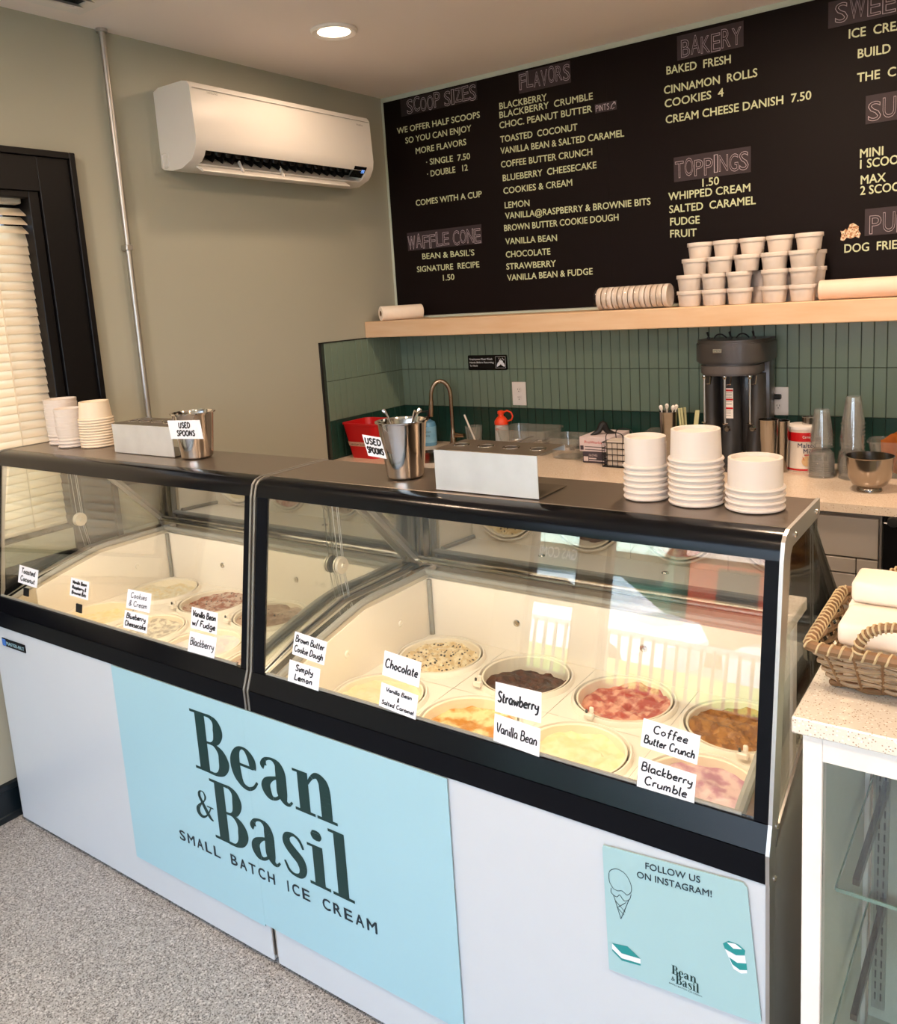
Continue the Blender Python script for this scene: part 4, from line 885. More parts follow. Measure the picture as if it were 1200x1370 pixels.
# plastic food boxes
def foodbox(x0,x1,y0,y1,h,label,fill):
    t=thing('food_container',label,'container',((x0+x1)/2,(y0+y1)/2,CT)); cx,cy=(x0+x1)/2,(y0+y1)/2; hx,hy=(x1-x0)/2,(y1-y0)/2
    obj('tray_wall',loft(NB(),[R3(cx,cy,hx-.025,hy-.02,.03,CT+.001),R3(cx,cy,hx-.006,hy-.006,.035,CT+h-.008),R3(cx,cy,hx,hy,.037,CT+h-.006),R3(cx,cy,hx,hy,.037,CT+h),R3(cx,cy,hx-.008,hy-.008,.034,CT+h),R3(cx,cy,hx-.028,hy-.023,.03,CT+.004)],True,True),M_plastic,t,True)
    return t,cx,cy,hx,hy
foodbox(.706,.988,-.235,-.03,.118,'larger clear food container with utensils inside, right of the squeeze bottle',1)
foodbox(.995,1.174,-.27,-.09,.098,'smaller clear food container left of the glove boxes',1)
for i,(x,y,w_,z) in enumerate(((.755,-.10,.03,.03),(.83,-.175,.024,.026),(.86,-.09,.03,.03),(.905,-.165,.026,.022),(.775,-.185,.022,.03),(1.07,-.18,.036,.022))):
    t=thing('scoop_utensil','steel scoop bowl '+['leftmost in the larger food container','second from left in the larger food container','in the middle of the larger food container','rightmost in the larger food container','lying on top at the back of the larger container','alone in the smaller food container'][i],'utensil',(x,y,CT+.006),'steel scoops in the food containers')
    bm=lathe(NB(),[(0,0),(w_*.6,.004),(w_,.02),(w_*1.02,.034),(w_*.96,.034),(w_*.92,.021),(w_*.55,.007),(0,.003)],(x,y,CT+.0065+z*.3),20); obj('bowl',bm,M_chrome,t,True)
    obj('handle',tube(NB(),[(x+w_*.9,y,CT+.034+z*.3),(x+w_+.03,y+.012,CT+.05+z*.3),(x+w_+.05,y+.02,CT+.056+z*.3)],.004,6),M_blk,t,True)
# glove boxes
M_lav=mat('pale_lavender_card',(214,200,204),.6); M_dgb=mat('dark_violet_card',(62,54,66),.6)
gb=thing('glove_box','dark glove box at the bottom of the pair beside the wire basket','box',(1.265,-.17,CT)); obj('carton',bx(1.195,1.335,-.285,-.07,CT+.0005,CT+.048,.002,1),M_dgb,gb)
f=lambda u,v:Vector((u,-.2856,CT+v)); S=[]; rect(S,1.2,.008,1.222,.028); rect(S,1.225,.018,1.26,.023); rect(S,1.225,.009,1.3,.013); obj('label_print',shapes_mesh(S,f),M_lav,gb)
bm=NB(); text_on(bm,'GLOVES',1.225,1.265,.010,f,base=.030); obj('lettering',bm,M_lav,gb)
gb=thing('glove_box','pale lavender glove box on top of the dark one, black glove sticking out','box',(1.25,-.17,CT+.049)); obj('carton',bx(1.180,1.325,-.282,-.075,CT+.0490,CT+.113,.002,1),M_lav,gb)
f=lambda u,v:Vector((u,-.2826,CT+v)); S=[]; rect(S,1.184,.056,1.20,.075); rect(S,1.205,.069,1.30,.072); rect(S,1.205,.057,1.30,.060); obj('label_print',shapes_mesh(S,f),M_dgb,gb)
bm=NB(); text_on(bm,'ProWorks',1.205,1.285,.012,f,base=.085); obj('lettering',bm,M_redd,gb)
bm=NB(); P=[(1.20,-.25),(1.29,-.23),(1.30,-.15),(1.24,-.14)]
for pts in ([(1.215,-.24,CT+.1135),(1.24,-.215,CT+.128),(1.255,-.20,CT+.158),(1.27,-.19,CT+.128),(1.30,-.17,CT+.1135)],):
    tube(bm,smoothpts(pts,4),[.004+.012*math.sin(PI*i/16) for i in range(17)],8)
obj('black_glove',bm,M_blk,gb,True)
# wire basket
wb=thing('wire_basket','small black wire basket of napkins behind the white bowls','basket',(1.355,-.30,CT)); wx0,wx1,wy0,wy1=1.316,1.43,-.345,-.245
bm=NB()
for z in(.004,.03,.055,.08,.105): tube(bm,[(wx0,wy0,CT+z),(wx1,wy0,CT+z),(wx1,wy1,CT+z),(wx0,wy1,CT+z)],.0022,6,closed=True)
for k in range(6):
    x=wx0+(wx1-wx0)*k/5; 
    for y in(wy0,wy1): tube(bm,[(x,y,CT+.002),(x,y,CT+.105)],.0015,5)
for k in range(1,5):
    y=wy0+(wy1-wy0)*k/5
    for x in(wx0,wx1): tube(bm,[(x,y,CT+.002),(x,y,CT+.105)],.0015,5)
obj('wire_grid',bm,M_blk,wb); obj('base_plate',bx(wx0,wx1,wy0,wy1,CT+.0,CT+.002),M_blk,wb)
for y in(wy0,wy1): obj('handle',tube(NB(),smoothpts([(wx0+.02,y,CT+.105),(wx0+.022,y,CT+.14),(wx0+.057,y,CT+.150),(wx1-.022,y,CT+.14),(wx1-.02,y,CT+.105)],4),.002,6),M_blk,wb)
tag(obj('napkin_pack',bx(wx0+.012,wx1-.02,wy0+.012,wy1-.015,CT+.003,CT+.112,.006,2),M_paper),'white napkin pack standing in the small wire basket','napkins')
# whisk wires / small jars between basket and shaker
jr=thing('candy_jar','low glass jar of wrapped toppings behind the white bowls','jar',(1.47,-.14,CT)); c=(1.47,-.14,CT)
obj('jar_wall',lathe(NB(),[(0,.001),(.05,.001),(.054,.01),(.054,.10),(.045,.125),(.02,.14),(.0,.142)],c,24),M_plastic,jr,True)
for i in range(9):
    a=i*2.4; r=.03*((i%3)/3+.2); 
    tag(obj('wrapped_topping',lathe(NB(),[(0,-.012),(.011,-.008),(.013,0),(.011,.008),(0,.012)],(1.47+r*math.cos(a),-.14+r*math.sin(a),CT+.018+.010*i),10),[M_blk,M_case,M_dark][i%3],None,True),'small %s wrapped topping inside the candy jar, %s from the bottom'%(['black','white','grey'][i%3],ORD[i]),'candy','toppings in the candy jar')
# steel shaker with spoons, straws in a jar
def shaker(x,y,r,h,label,tilt=0):
    t=thing('steel_cup',label,'steel cup',(x,y,CT))
    obj('cup_wall',lathe(NB(),[(0,.001),(r*.78,.001),(r*.8,.004),(r,h-.004),(r*1.05,h),(r*.98,h),(r*.78,.006),(0,.006)],(x,y,CT),32),M_cupst,t,True); return t
shaker(1.552,-.2,.037,.222,'tall steel cup of plastic spoons left of the mixer')
for i in range(7):
    a=i*.9+.3; x,y=1.552+.019*math.cos(a),-.2+.019*math.sin(a); dx,dy=.010*math.cos(a),.010*math.sin(a)
    t=thing('plastic_spoon','clear plastic spoon in the tall steel cup left of the mixer','spoon',(x,y,CT+.02),'plastic spoons in the steel cup')
    obj('handle',tube(NB(),[(x,y,CT+.02),(x+dx,y+dy,CT+.225)],.0028,5),M_plastic if i%2 else M_case,t); obj('spoon_bowl',tube(NB(),[(x+dx,y+dy,CT+.226),(x+dx*1.2,y+dy*1.2,CT+.237),(x+dx*1.4,y+dy*1.4,CT+.245),(x+dx*1.5,y+dy*1.5,CT+.25)],[.003,.008,.008,.003],8),M_plastic if i%2 else M_case,t,True)
sj=thing('straw_jar','dark jar crammed with pale green straws beside the mixer','jar',(1.618,-.155,CT)); obj('jar_wall',lathe(NB(),[(0,.001),(.036,.001),(.038,.005),(.038,.135),(.035,.135),(.034,.005),(0,.005)],(1.618,-.155,CT),24),M_dark2,sj,True)
for i in range(11):
    a=i*2.1; r=.008+.018*((i*7)%5)/5; x,y=1.618+r*math.cos(a),-.155+r*math.sin(a); k=.028*math.cos(a)
    tag(obj('drinking_straw',tube(NB(),[(x,y,CT+.008),(x+k,y+.02*math.sin(a),CT+.222+.006*(i%3))],.0042,8),mat('pale_green_straw',(196,196,150),.5),None,True),'pale green straw in the dark jar beside the mixer','straw','straws in the dark jar')
# ---------------------------------------------------------------- three-spindle mixer
mx_=thing('drink_mixer','charcoal three-spindle milkshake mixer standing under the wooden shelf','mixer',(1.81,-.17,CT)); X0,X1=1.668,1.945
def dplan(x0,x1,yb,yf,bulge,n=14): 
    pts=[(x0,yb)]; 
    for k in range(n+1):
        t_=k/n; x=x0+(x1-x0)*t_; e=math.sin(PI*t_)**.5; pts.append((x,yf+bulge*(1-e)))
    pts.append((x1,yb)); return pts
M_mix=mat('mixer_enamel',(66,62,60),.38,.25,coat=.3)
bm=prism(NB(),dplan(X0,X1,-.045,-.275,.09),1.335,1.418,'z'); bmesh.ops.bevel(bm,geom=[e for e in bm.edges if abs(e.verts[0].co.z-e.verts[1].co.z)<1e-5],offset=.006,segments=2,affect='EDGES'); obj('motor_head',bm,M_mix,mx_,True)
obj('head_top',prism(NB(),dplan(X0+.004,X1-.004,-.05,-.268,.09),1.4185,1.426,'z'),M_mix,mx_,True)
bm=prism(NB(),dplan(X0+.022,X1-.03,-.06,-.268,.07),1.288,1.3345,'z'); bmesh.ops.bevel(bm,geom=[e for e in bm.edges if abs(e.verts[0].co.z-e.verts[1].co.z)<1e-5],offset=.008,segments=2,affect='EDGES'); obj('lower_head',bm,mat('mixer_lower_head',(92,86,84),.4,.2),mx_,True)
obj('back_housing',bx(X0+.012,X1-.01,-.11,-.035,CT+.02,1.3345,.006,2),M_mix,mx_,True)
for i,x in enumerate((1.712,1.8,1.89)):
    yy=-.12-(.03 if i==1 else 0)
    obj('column',loft(NB(),[[(x+.040*k_*math.cos(a),yy+.052*k_*math.sin(a)-.012*(z<1.0),z) for a in [2*PI*j/20 for j in range(20)]] for z,k_ in((CT+.02,1.12),(.98,1.0),(1.12,.84),(1.287,.80))],True,True),M_mix if i!=1 else M_dark2,mx_,True)
    ys=-.225-(.022 if i==1 else 0)
    obj('spindle',tube(NB(),[(x,ys,1.288),(x,ys,1.10)],.0042,8),M_satin,mx_,True)
    obj('spindle_collar',lathe(NB(),[(0,0),(.007,0),(.009,.006),(.008,.012),(0,.012)],(x,ys,1.2755),12),M_chrome,mx_,True)
    obj('agitator',lathe(NB(),[(0,0),(.010,.001),(.012,.004),(.007,.007),(0,.007)],(x,ys,1.096),14),M_chrome,mx_,True)
    bm=NB(); tube(bm,[(x-.012,ys+.045,1.283),(x-.013,ys+.03,1.25),(x+.013,ys+.03,1.25),(x+.012,ys+.045,1.283)],.004,8); obj('cup_clip',bm,M_chrome,mx_,True)
    obj('cup_rest',lathe(NB(),[(0,-.016),(.010,-.015),(.013,-.006),(.010,0),(0,0)],(x,yy-.062,1.075),14,'y'),M_chrome,mx_,True)
    bm=NB(); box(bm,x-.006,x+.006,-.17,-.16,1.4265,1.435,.001,1); tube(bm,[(x,-.165,1.434),(x-.003,-.172,1.455)],[.003,.005],6); obj('toggle_switch',bm,M_blk,mx_)
    if i<2: obj('guard_wire',tube(NB(),smoothpts([(x+.02,-.16,1.430),(x+.035,-.165,1.444),(x+.055,-.165,1.444),(x+.07,-.16,1.430)],4),.003,6),M_blk,mx_)
obj('base_plate',prism(NB(),dplan(X0+.0,X1-.0,-.035,-.29,.05),CT+.001,CT+.0195,'z'),M_mix,mx_,True)
bm=NB(); box(bm,1.765,1.80,-.2835,-.2755,1.381,1.396,.001,1); 
for vv in bm.verts: vv.co.y+=.001
obj('name_plate',bm,M_chrome,mx_)
lb=NB(); box(lb,1.783,1.82,-.2065,-.2055,1.115,1.235); 
obj('warning_label',lb,M_case,mx_)
S=[]; 
for z in(1.226,1.19,1.155): rect(S,1.7835,z-.003,1.8195,z+.004)
obj('label_stripes',shapes_mesh(S,lambda u,v:Vector((u,-.2069,v))),M_redd,mx_)
S=[]
for z in(1.218,1.212,1.206,1.2,1.182,1.176,1.17,1.147,1.141,1.135,1.127): rect(S,1.787,z-.0006,1.815-.004*(int(z*1000)%2),z+.0006)
obj('label_print',shapes_mesh(S,lambda u,v:Vector((u,-.2069,v))),M_slate,mx_)
pc=thing('power_plug','black plug and cord in the right-hand outlet','plug',(1.943,-.02,1.18))
obj('plug_body',bx(1.925,1.957,-.036,-.0145,1.170,1.190,.004,2),M_blk,pc)
obj('cord',tube(NB(),smoothpts([(1.927,-.026,1.180),(1.914,-.03,1.165),(1.910,-.03,1.12),(1.906,-.028,1.05),(1.90,-.026,.99),(1.93,-.026,.955),(1.957,-.026,.93)],5),.003,8),M_blk,pc,True)
# shakers right of mixer
shaker(1.975,-.285,.036,.215,'steel shake cup standing right of the mixer'); shaker(2.003,-.212,.031,.20,'second steel shake cup, behind the first, beside the malt can')
# malt can
mc=thing('malt_can','red and white malted milk can with a steel measure on its lid','can',(2.07,-.135,CT)); c=(2.070,-.135,CT); r=.062
obj('can_body',lathe(NB(),[(0,.001),(r,.001),(r+.001,.004),(r+.001,.012),(r,.014),(r,.152),(r+.001,.154),(r+.001,.162),(0,.162)],c,40),mat('can_paper',(232,220,206),.35),mc,True)
for a,b in((.0045,.0115),(.118,.152)): obj('red_band',lathe(NB(),[(r+.0004,a),(r+.0016,a),(r+.0016,b),(r+.0004,b)],c,40,close=True),M_redd,mc,True)
obj('lid',lathe(NB(),[(0,.1625),(r+.003,.1625),(r+.004,.166),(r+.003,.174),(r-.002,.176),(0,.176)],c,40),M_case,mc,True)
cf=lambda u,v:Vector((c[0]+(r+.0022)*math.sin(u),c[1]-(r+.0022)*math.cos(u),CT+v)); F0=.28
bm=NB(); text_on(bm,'Malted',F0-.42,F0+.62,.017,cf,bold=.02,base=.095); text_on(bm,'Milk',F0-.1,F0+.52,.017,cf,bold=.02,base=.073); obj('lettering',bm,mat('navy_print',(30,34,76),.5),mc)
bm=NB(); text_on(bm,'Carnation',F0-.15,F0+.55,.010,cf,bold=.02,base=.131); obj('small_lettering',bm,M_case,mc)
S=[[(F0+.1+.3*math.cos(a),.042+.020*math.sin(a)) for a in [2*PI*k/20 for k in range(20)]]]; obj('milkshake_picture',shapes_mesh(S,cf),mat('malt_print',(226,190,140),.5),mc)
S=[]; rect(S,F0-.05,.064,F0+.35,.068); brush(S,[(F0-.15,.06,.004),(F0-.05,.045,.006)]); obj('label_print',shapes_mesh(S,cf),M_redd,mc)
tag(obj('steel_measure',lathe(NB(),[(0,.1765),(.024,.1765),(.026,.179),(.026,.205),(.027,.206),(.0245,.206),(.0235,.18),(0,.18)],(2.087,-.135,CT),24),M_chrome,None,True),'small steel measuring cup on the lid of the malt can','measuring cup')
# ---------------------------------------------------------------- clear cups and dome lids
def clearcups(x,y,nl,nc,lab,gl_,gc):
    bm=lathe(NB(),[(.047,0),(.0475,.003),(.044,.006),(.042,.03),(.030,.044),(.018,.048),(.0175,.047),(.029,.0425),(.0405,.029),(.0425,.006),(.0455,.0)],(0,0,0),28)
    first=None
    for i in range(nl):
        z=CT+.001+i*.0075
        if first is None:
            first=thing('dome_lid','clear dome lid, bottom of the stack '+lab,'lid',(0,0,0),gl_); obj('dome',bm,M_plastic,first,True); first.location=(x,y,z)
        else: copytree(first,(x,y,z),'clear dome lid, %s from the bottom of the stack %s'%(ORD[i],lab))
    zb=CT+.001+(nl-1)*.0075+.0505
    first=None
    for i in range(nc):
        z=zb+i*.014
        if first is None:
            first=thing('clear_cup','upturned clear cup at the bottom of the stack '+lab,'cup',(0,0,0),gc)
            obj('cup_wall',lathe(NB(),[(.041,0),(.0415,.003),(.039,.004),(.026,.098),(.024,.1),(0,.1),(0,.0985),(.024,.0985),(.0375,.003)],(0,0,0),28),M_plastic,first,True); first.location=(x,y,z)
        else: copytree(first,(x,y,z),'upturned clear cup, %s from the bottom of the stack %s'%(ORD[i],lab))
clearcups(2.156,-.25,9,4,'right of the malt can','dome lids right of the malt can','clear cups right of the malt can')
clearcups(2.262,-.25,8,8,'behind the steel bowl','dome lids behind the steel bowl','clear cups behind the steel bowl')
clearcups(2.235,-.13,7,3,'at the back against the tiles','dome lids against the tiles','clear cups against the tiles')
# steel bowl
obj_=lathe(NB(),[(0,.004),(.034,.004),(.038,0),(.040,0),(.040,.006),(.037,.012),(.055,.025),(.068,.05),(.073,.085),(.075,.118),(.0775,.121),(.0745,.122),(.0715,.085),(.066,.052),(.053,.028),(.03,.014),(0,.012)],(2.345,-.42,CT+.0005),48)
t=thing('steel_bowl','polished steel mixing bowl at the right end of the counter','bowl',(2.345,-.42,CT)); obj('bowl',obj_,mat('bowl_steel',(160,150,140),.16,1.),t,True)
# tray with orange peppers/cones
tr_=foodbox(2.30,2.62,-.24,-.10,.135,'clear tray of orange waffle pieces at the right edge of the counter',1)[0]
M_waf=mat('orange_waffle',(216,128,34),.6,col2=(170,84,20),vs=40)
for i,(x,y,a) in enumerate(((2.375,-.2,.3),(2.41,-.15,-.4),(2.455,-.19,.2),(2.50,-.14,.9),(2.555,-.18,-.3))):
    bm=NB(); n=14; A=[];B=[]
    for k in range(n+1):
        t_=-1.1+2.2*k/n; A.append(bm.verts.new((x+.030*math.sin(t_+a),y+.03*math.cos(t_+a)-.03,CT+.02))); B.append(bm.verts.new((x+.040*math.sin(t_+a),y+.04*math.cos(t_+a)-.03,CT+.15+.012*math.cos(3*t_))))
    for k in range(n): bm.faces.new((A[k],A[k+1],B[k+1],B[k]))
    bmesh.ops.solidify(bm,geom=bm.faces[:],thickness=.003)
    tag(obj('waffle_piece',bm,M_waf,None,True),'curled orange waffle piece, %s from the left in the clear tray'%ORD[i],'waffle','waffle pieces in the clear tray')
# ---------------------------------------------------------------- items on the shelf
ZT=1.5617
def roll(x0,x1,y,r,name,label,core,m,skew=0):
    t=thing(name,label,'paper roll',((x0+x1)/2,y,ZT)); z=ZT+r
    bm=lathe(NB(),[(core,x0),(r*.97,x0),(r,x0+.002),(r,x1-.002),(r*.97,x1),(core,x1)],(0,0,0),36,'x')
    bm2=lathe(NB(),[(core-.0015,x0+.001),(core-.0002,x0+.0005),(core-.0002,x1-.0005),(core-.0015,x1-.001)],(0,0,0),24,'x',close=True)
    for b_ in(bm,bm2):
        for v in b_.verts:
            dx=v.co.x-(x0+x1)/2; v.co.y+=y+dx*skew; v.co.z+=z
    obj('paper',bm,m,t,True); obj('cardboard_core',bm2,mat('cardboard',(120,84,52),.8),t,True); return t
pr_=roll(-.11,.11,0,.036,'paper_towel_roll','paper towel roll lying on the left end of the shelf',.014,M_towel,0)
bm=NB(); A=[]; 
for i in range(9):
    for j in range(3): A.append(bm.verts.new((.10*i/8+.02-.0*.137,-.034-.012*j-.02*(i/8),ZT+.0015+.004*abs(math.sin(i*1.7+j))*(i/8)+.0005*j)))
for i in range(8):
    for j in range(2): bm.faces.new((A[i*3+j],A[(i+1)*3+j],A[(i+1)*3+j+1],A[i*3+j+1]))
bmesh.ops.solidify(bm,geom=bm.faces[:],thickness=.0006); obj('loose_sheet',bm,M_towel,pr_,True); pr_.rotation_euler=(0,0,math.radians(58)); pr_.location=(.137,-.142,ZT)
roll(2.135,2.75,-.2,.036,'wrapping_paper_roll','long pinkish paper roll lying at the right end of the shelf',.012,mat('kraft_pink_paper',(232,206,186),.7))
# sleeve of lids lying on its side
first=None
for i in range(13):
    x=1.262+i*.0240; lab='round white paper lid, %s from the left in the wrapped row on the shelf'%(ORD[i])
    if first is None:
        first=thing('paper_lid',lab,'lid',(0,0,0),'paper lids in the wrapped row on the shelf')
        obj('lid_disc',lathe(NB(),[(0,.004),(.040,.004),(.041,0),(.0455,0),(.047,.003),(.047,.018),(.0455,.0205),(.042,.0195),(0,.0185)],(0,0,0),36,'x'),M_paper,first,True); first.location=(x,-.2,ZT+.0485)
    else:
        c_=copytree(first,(x,-.2+.002*math.sin(i*2),ZT+.0485),lab)
sl=thing('plastic_sleeve','clear wrinkled plastic sleeve round the row of paper lids','wrapping',(1.44,-.2,ZT))
bm=NB(); rings=[]
for i in range(35):
    x=1.252+i*.0096; r=.0478+.0012*math.sin(i*1.3)+.0008*math.sin(i*3.1); 
    if i==34: r=.04
    rings.append([(x,-.2+r*math.cos(a),ZT+.0487+r*math.sin(a)) for a in [2*PI*k/28 for k in range(28)]])
loft(bm,rings,False,False); obj('film',bm,glassmat('thin_film',(250,248,245),1.45,.02,.12,.8),sl,True)
# pint containers
def pint_mesh():
    t=thing('paper_pint','x','container',(0,0,0),'white paper pints stacked on the shelf')
    obj('pint_wall',lathe(NB(),[(0,.0),(.039,.0),(.0405,.002),(.046,.048),(0,.048)],(0,0,0),36),M_paper,t,True)
    obj('pint_lid',lathe(NB(),[(.0462,.0465),(.0492,.0465),(.0497,.048),(.0497,.060),(.049,.0615),(.045,.0612),(.0445,.0595),(0,.0595),(0,.0485),(.0462,.0485)],(0,0,0),36),M_paper,t,True); return t
pm=pint_mesh(); used=False
ROWS=[(0,[(1.650,-.202),(1.748,-.2),(1.848,-.205),(1.975,-.2),(2.076,-.2),(1.90,-.095),(1.70,-.10),(1.80,-.10),(2.0,-.095),(2.088,-.10)]),
(1,[(1.650,-.202),(1.748,-.201),(1.846,-.204),(1.976,-.2),(2.077,-.2),(1.90,-.096),(1.70,-.10),(1.80,-.10),(2.0,-.095),(2.088,-.10)]),
(2,[(1.668,-.19),(1.770,-.195),(1.874,-.2),(1.974,-.2),(2.075,-.2),(2.087,-.10),(1.73,-.09),(1.84,-.088),(1.95,-.09)]),
(3,[(1.677,-.15),(1.779,-.15),(1.881,-.15),(1.982,-.15),(2.086,-.15)])]
for lvl,L_ in ROWS:
    nm=['bottom','second','third','top'][lvl]; fr_=sorted([p for p in L_ if p[1]<-.12]); bk=sorted([p for p in L_ if p[1]>=-.12])
    for grp,lst in(('front',fr_),('rear',bk)):
        for i,p in enumerate(lst):
            lab='white lidded paper pint, %s from left in the %s%s layer'%(ORD[i],nm,'' if lvl==3 else ' '+grp)
            z=ZT+.0003+lvl*.0618
            if not used: pm.location=(p[0],p[1],z); pm['label']=lab; used=True
            else: copytree(pm,(p[0],p[1],z),lab)
# ---------------------------------------------------------------- items on the freezer canopies
ZC_=1.2576
def bowlstack(x,y,r0,r1,h,pitch,n,m,lab,grp,name='paper_bowl',cat='bowl'):
    first=None
    for i in range(n):
        z=ZC_+i*pitch; pos='bottom' if i==0 else 'top' if i==n-1 else ORD[n-1-i]+' from the top'
        l_='%s, %s of the %s'%(name.replace('_',' '),pos,lab)
        if first is None:
            first=thing(name,l_,cat,(0,0,0),grp)
            obj('wall',lathe(NB(),[(r0-.0035,.0055),(r0-.003,.001),(r0,.0),(r0+.0015,.003),(r0,.006),(r0-.003,.0065),(r1,h),(r1-.001,h+.0005),(r1-.005,h),(r1-.007,h-.006),(0,h-.006),(0,h-.0075),(r1-.008,h-.0075)],(0,0,0),40),m,first,True); first.location=(x,y,z)
        else: copytree(first,(x+random.uniform(-.0006,.0006),y+random.uniform(-.0006,.0006),z),l_)
bowlstack(2.206,-2.046,.0415,.0385,.058,.0118,6,M_paper,'leftmost of three white stacks','white bowls, left stack')
bowlstack(2.304,-2.050,.0485,.0435,.057,.0112,8,M_paper,'tallest of three white stacks','white bowls, middle stack')
bowlstack(2.4095,-2.052,.0495,.0455,.055,.0115,4,M_paper,'short white stack at canopy end','white bowls, right stack')
bowlstack(.180,-2.02,.046,.048,.06,.0150,6,M_paper,'white stack furthest left beside the blind','white cups by the blind','paper_cup','cup') if False else None
bowlstack(.150,-2.01,.049,.052,.060,.0125,8,M_paper,'white cup stack beside the blind','white cups by the blind','paper_cup','cup')
bowlstack(.252,-2.045,.041,.044,.060,.0105,7,M_paper,'middle stack, left freezer','white cups in the middle stack','paper_cup','cup')
bowlstack(.345,-2.01,.0530,.045,.058,.0085,11,M_cream,'cream stack, left freezer','cream bowls on the left freezer','cream_bowl')
def coneholder(x0,x1,y0,z0,h,d,nh,label):
    t=thing('cone_holder',label,'cone holder',((x0+x1)/2,y0+d/2,z0)); th=.0018
    obj('front_plate',bx(x0,x1,y0,y0+th,z0,z0+h-th),M_satin2,t); obj('base_plate',bx(x0,x1,y0+th,y0+d,z0,z0+th),M_holdtop,t)
    # top plate with round holes
    bm=NB(); w=(x1-x0)/nh; zt_=z0+h
    for i in range(nh):
        cx,cy=x0+w*(i+.5),y0+d*.5; n=24; O=[];I=[];J=[]
        for k in range(n):
            a=2*PI*k/n; dx,dy=math.cos(a),math.sin(a); q=min((w/2)/abs(dx) if abs(dx)>1e-6 else 9,(d/2)/abs(dy) if abs(dy)>1e-6 else 9)
            O.append(bm.verts.new((cx+dx*q,cy+dy*q,zt_))); I.append(bm.verts.new((cx+dx*.0155,cy+dy*.0155,zt_))); J.append(bm.verts.new((cx+dx*.0155,cy+dy*.0155,zt_-.006)))
        for k in range(n):
            bm.faces.new((O[k],O[(k+1)%n],I[(k+1)%n],I[k])); bm.faces.new((I[k],I[(k+1)%n],J[(k+1)%n],J[k]))
        for sx,sy in((1,1),(-1,1),(-1,-1),(1,-1)):
            ang=math.atan2(sy*d/2,sx*w/2)%(2*PI); k=int(ang/(2*PI)*n); v=bm.verts.new((cx+sx*w/2,cy+sy*d/2,zt_)); bm.faces.new((O[k],v,O[(k+1)%n]))
        obj('hole_rim',lathe(NB(),[(.0155,0),(.0165,.0012),(.018,.0012),(.0185,0)],(cx,cy,zt_+.0002),24,close=True),M_chrome,t,True)
    bmesh.ops.recalc_face_normals(bm,faces=bm.faces); obj('top_plate',bm,M_holdtop,t)
    obj('back_lip',bx(x0,x1,y0+d-th,y0+d,zt_-.012,zt_-.0005),M_satin2,t)
M_satin2=mat('brushed_aluminium_plate',(206,208,208),.5,.55,vs=14,var=.08); M_holdtop=mat('holder_top_steel',(120,110,98),.35,.8)
coneholder(1.778,2.024,-2.140,ZC_,.087,.118,4,'brushed metal cone holder with four holes on the right freezer')
coneholder(.530,.815,-2.075,ZC_,.088,.118,5,'brushed metal cone holder with five holes on the left freezer')
def bain(x,y,r0,r1,h,label,tagq,nrm,taglab,spoons):
    t=thing('steel_canister',label,'canister',(x,y,ZC_))
    obj('wall',lathe(NB(),[(0,.0),(r0-.004,.0),(r0,.004),(r1-.001,h-.006),(r1,h-.004),(r1+.005,h-.003),(r1+.0055,h),(r1-.001,h),(r1-.003,h-.006),(r0-.002,.006),(0,.005)],(x,y,ZC_),44),M_chrome,t,True)
    card('paper_sign','USED|SPOONS',tagq,nrm,taglab,3)
    for i,(a,lean) in enumerate(spoons):
        s=thing('metal_spoon','steel spoon handle sticking out of the right-hand canister, %s'%['left','rear','middle'][i],'spoon',(x,y,ZC_+.02),'spoons in the right-hand canister')
        dx,dy=math.cos(a)*lean,math.sin(a)*lean
        P=smoothpts([(x-dx*.3,y-dy*.3,ZC_+.02),(x+dx*.5,y+dy*.5,ZC_+.09),(x+dx*.9,y+dy*.9,ZC_+h+.006),(x+dx*1.15,y+dy*1.15,ZC_+h+.018)],4)
        bm=tube(NB(),P,[.0025]*(len(P)-4)+[.0035,.0045,.006,.005],8); obj('handle',bm,M_chrome,s,True)
bain(.878,-2.045,.044,.057,.128,'steel canister with a used spoons sign on the left freezer',[(.861,-2.117,1.371),(1.0,-2.117,1.377),(1.0,-2.113,1.326),(.865,-2.113,1.320)],(-.05,-1,0),'white used spoons sign on the left-hand canister',[])
bain(1.630,-2.055,.043,.0565,.130,'steel canister with spoons and a tilted used spoons sign, right freezer',[(1.567,-2.1205,1.362),(1.619,-2.1205,1.359),(1.629,-2.1155,1.309),(1.575,-2.1155,1.315)],(-.5,-1,0),'tilted white used spoons sign on the right-hand canister',[(2.9,.058),(1.2,.045),(.6,.03)])
# ---------------------------------------------------------------- display case at right
dc=thing('display_case','white framed glass display case with speckled stone top at right','display case',(3.0,-2.1,0)); a,b=2.552,3.55; c0,c1=-2.328,-1.86
obj('stone_top',bx(2.538,3.6,-2.336,-1.84,1.0,1.0255,.002,1),M_quartz2,dc)
for x0_,x1_,y0_,y1_ in((a,a+.027,c0,c0+.03),(b-.027,b,c0,c0+.03),(a,a+.027,c1-.03,c1),(b-.027,b,c1-.03,c1)): obj('post',bx(x0_,x1_,y0_,y1_,0,.9995,.001,1),M_case,dc)
obj('top_rail',bx(a+.0275,b-.0275,c0,c0+.025,.962,.9995),M_case,dc); obj('bottom_rail',bx(a+.0275,b-.0275,c0,c0+.025,0,.10),M_case,dc)
obj('front_pane',bx(a+.0275,b-.0275,c0+.006,c0+.010,.1005,.9615),M_glass,dc)
obj('side_panel',bx(a+.006,a+.018,c0+.0305,c1-.0305,.0,.9995),M_casein,dc); obj('back_panel',bx(a+.03,b-.03,c1-.014,c1-.002,.1,.9995),M_casein,dc); obj('case_floor',bx(a+.03,b-.03,c0+.03,c1-.0145,.15,.17),M_casein,dc)
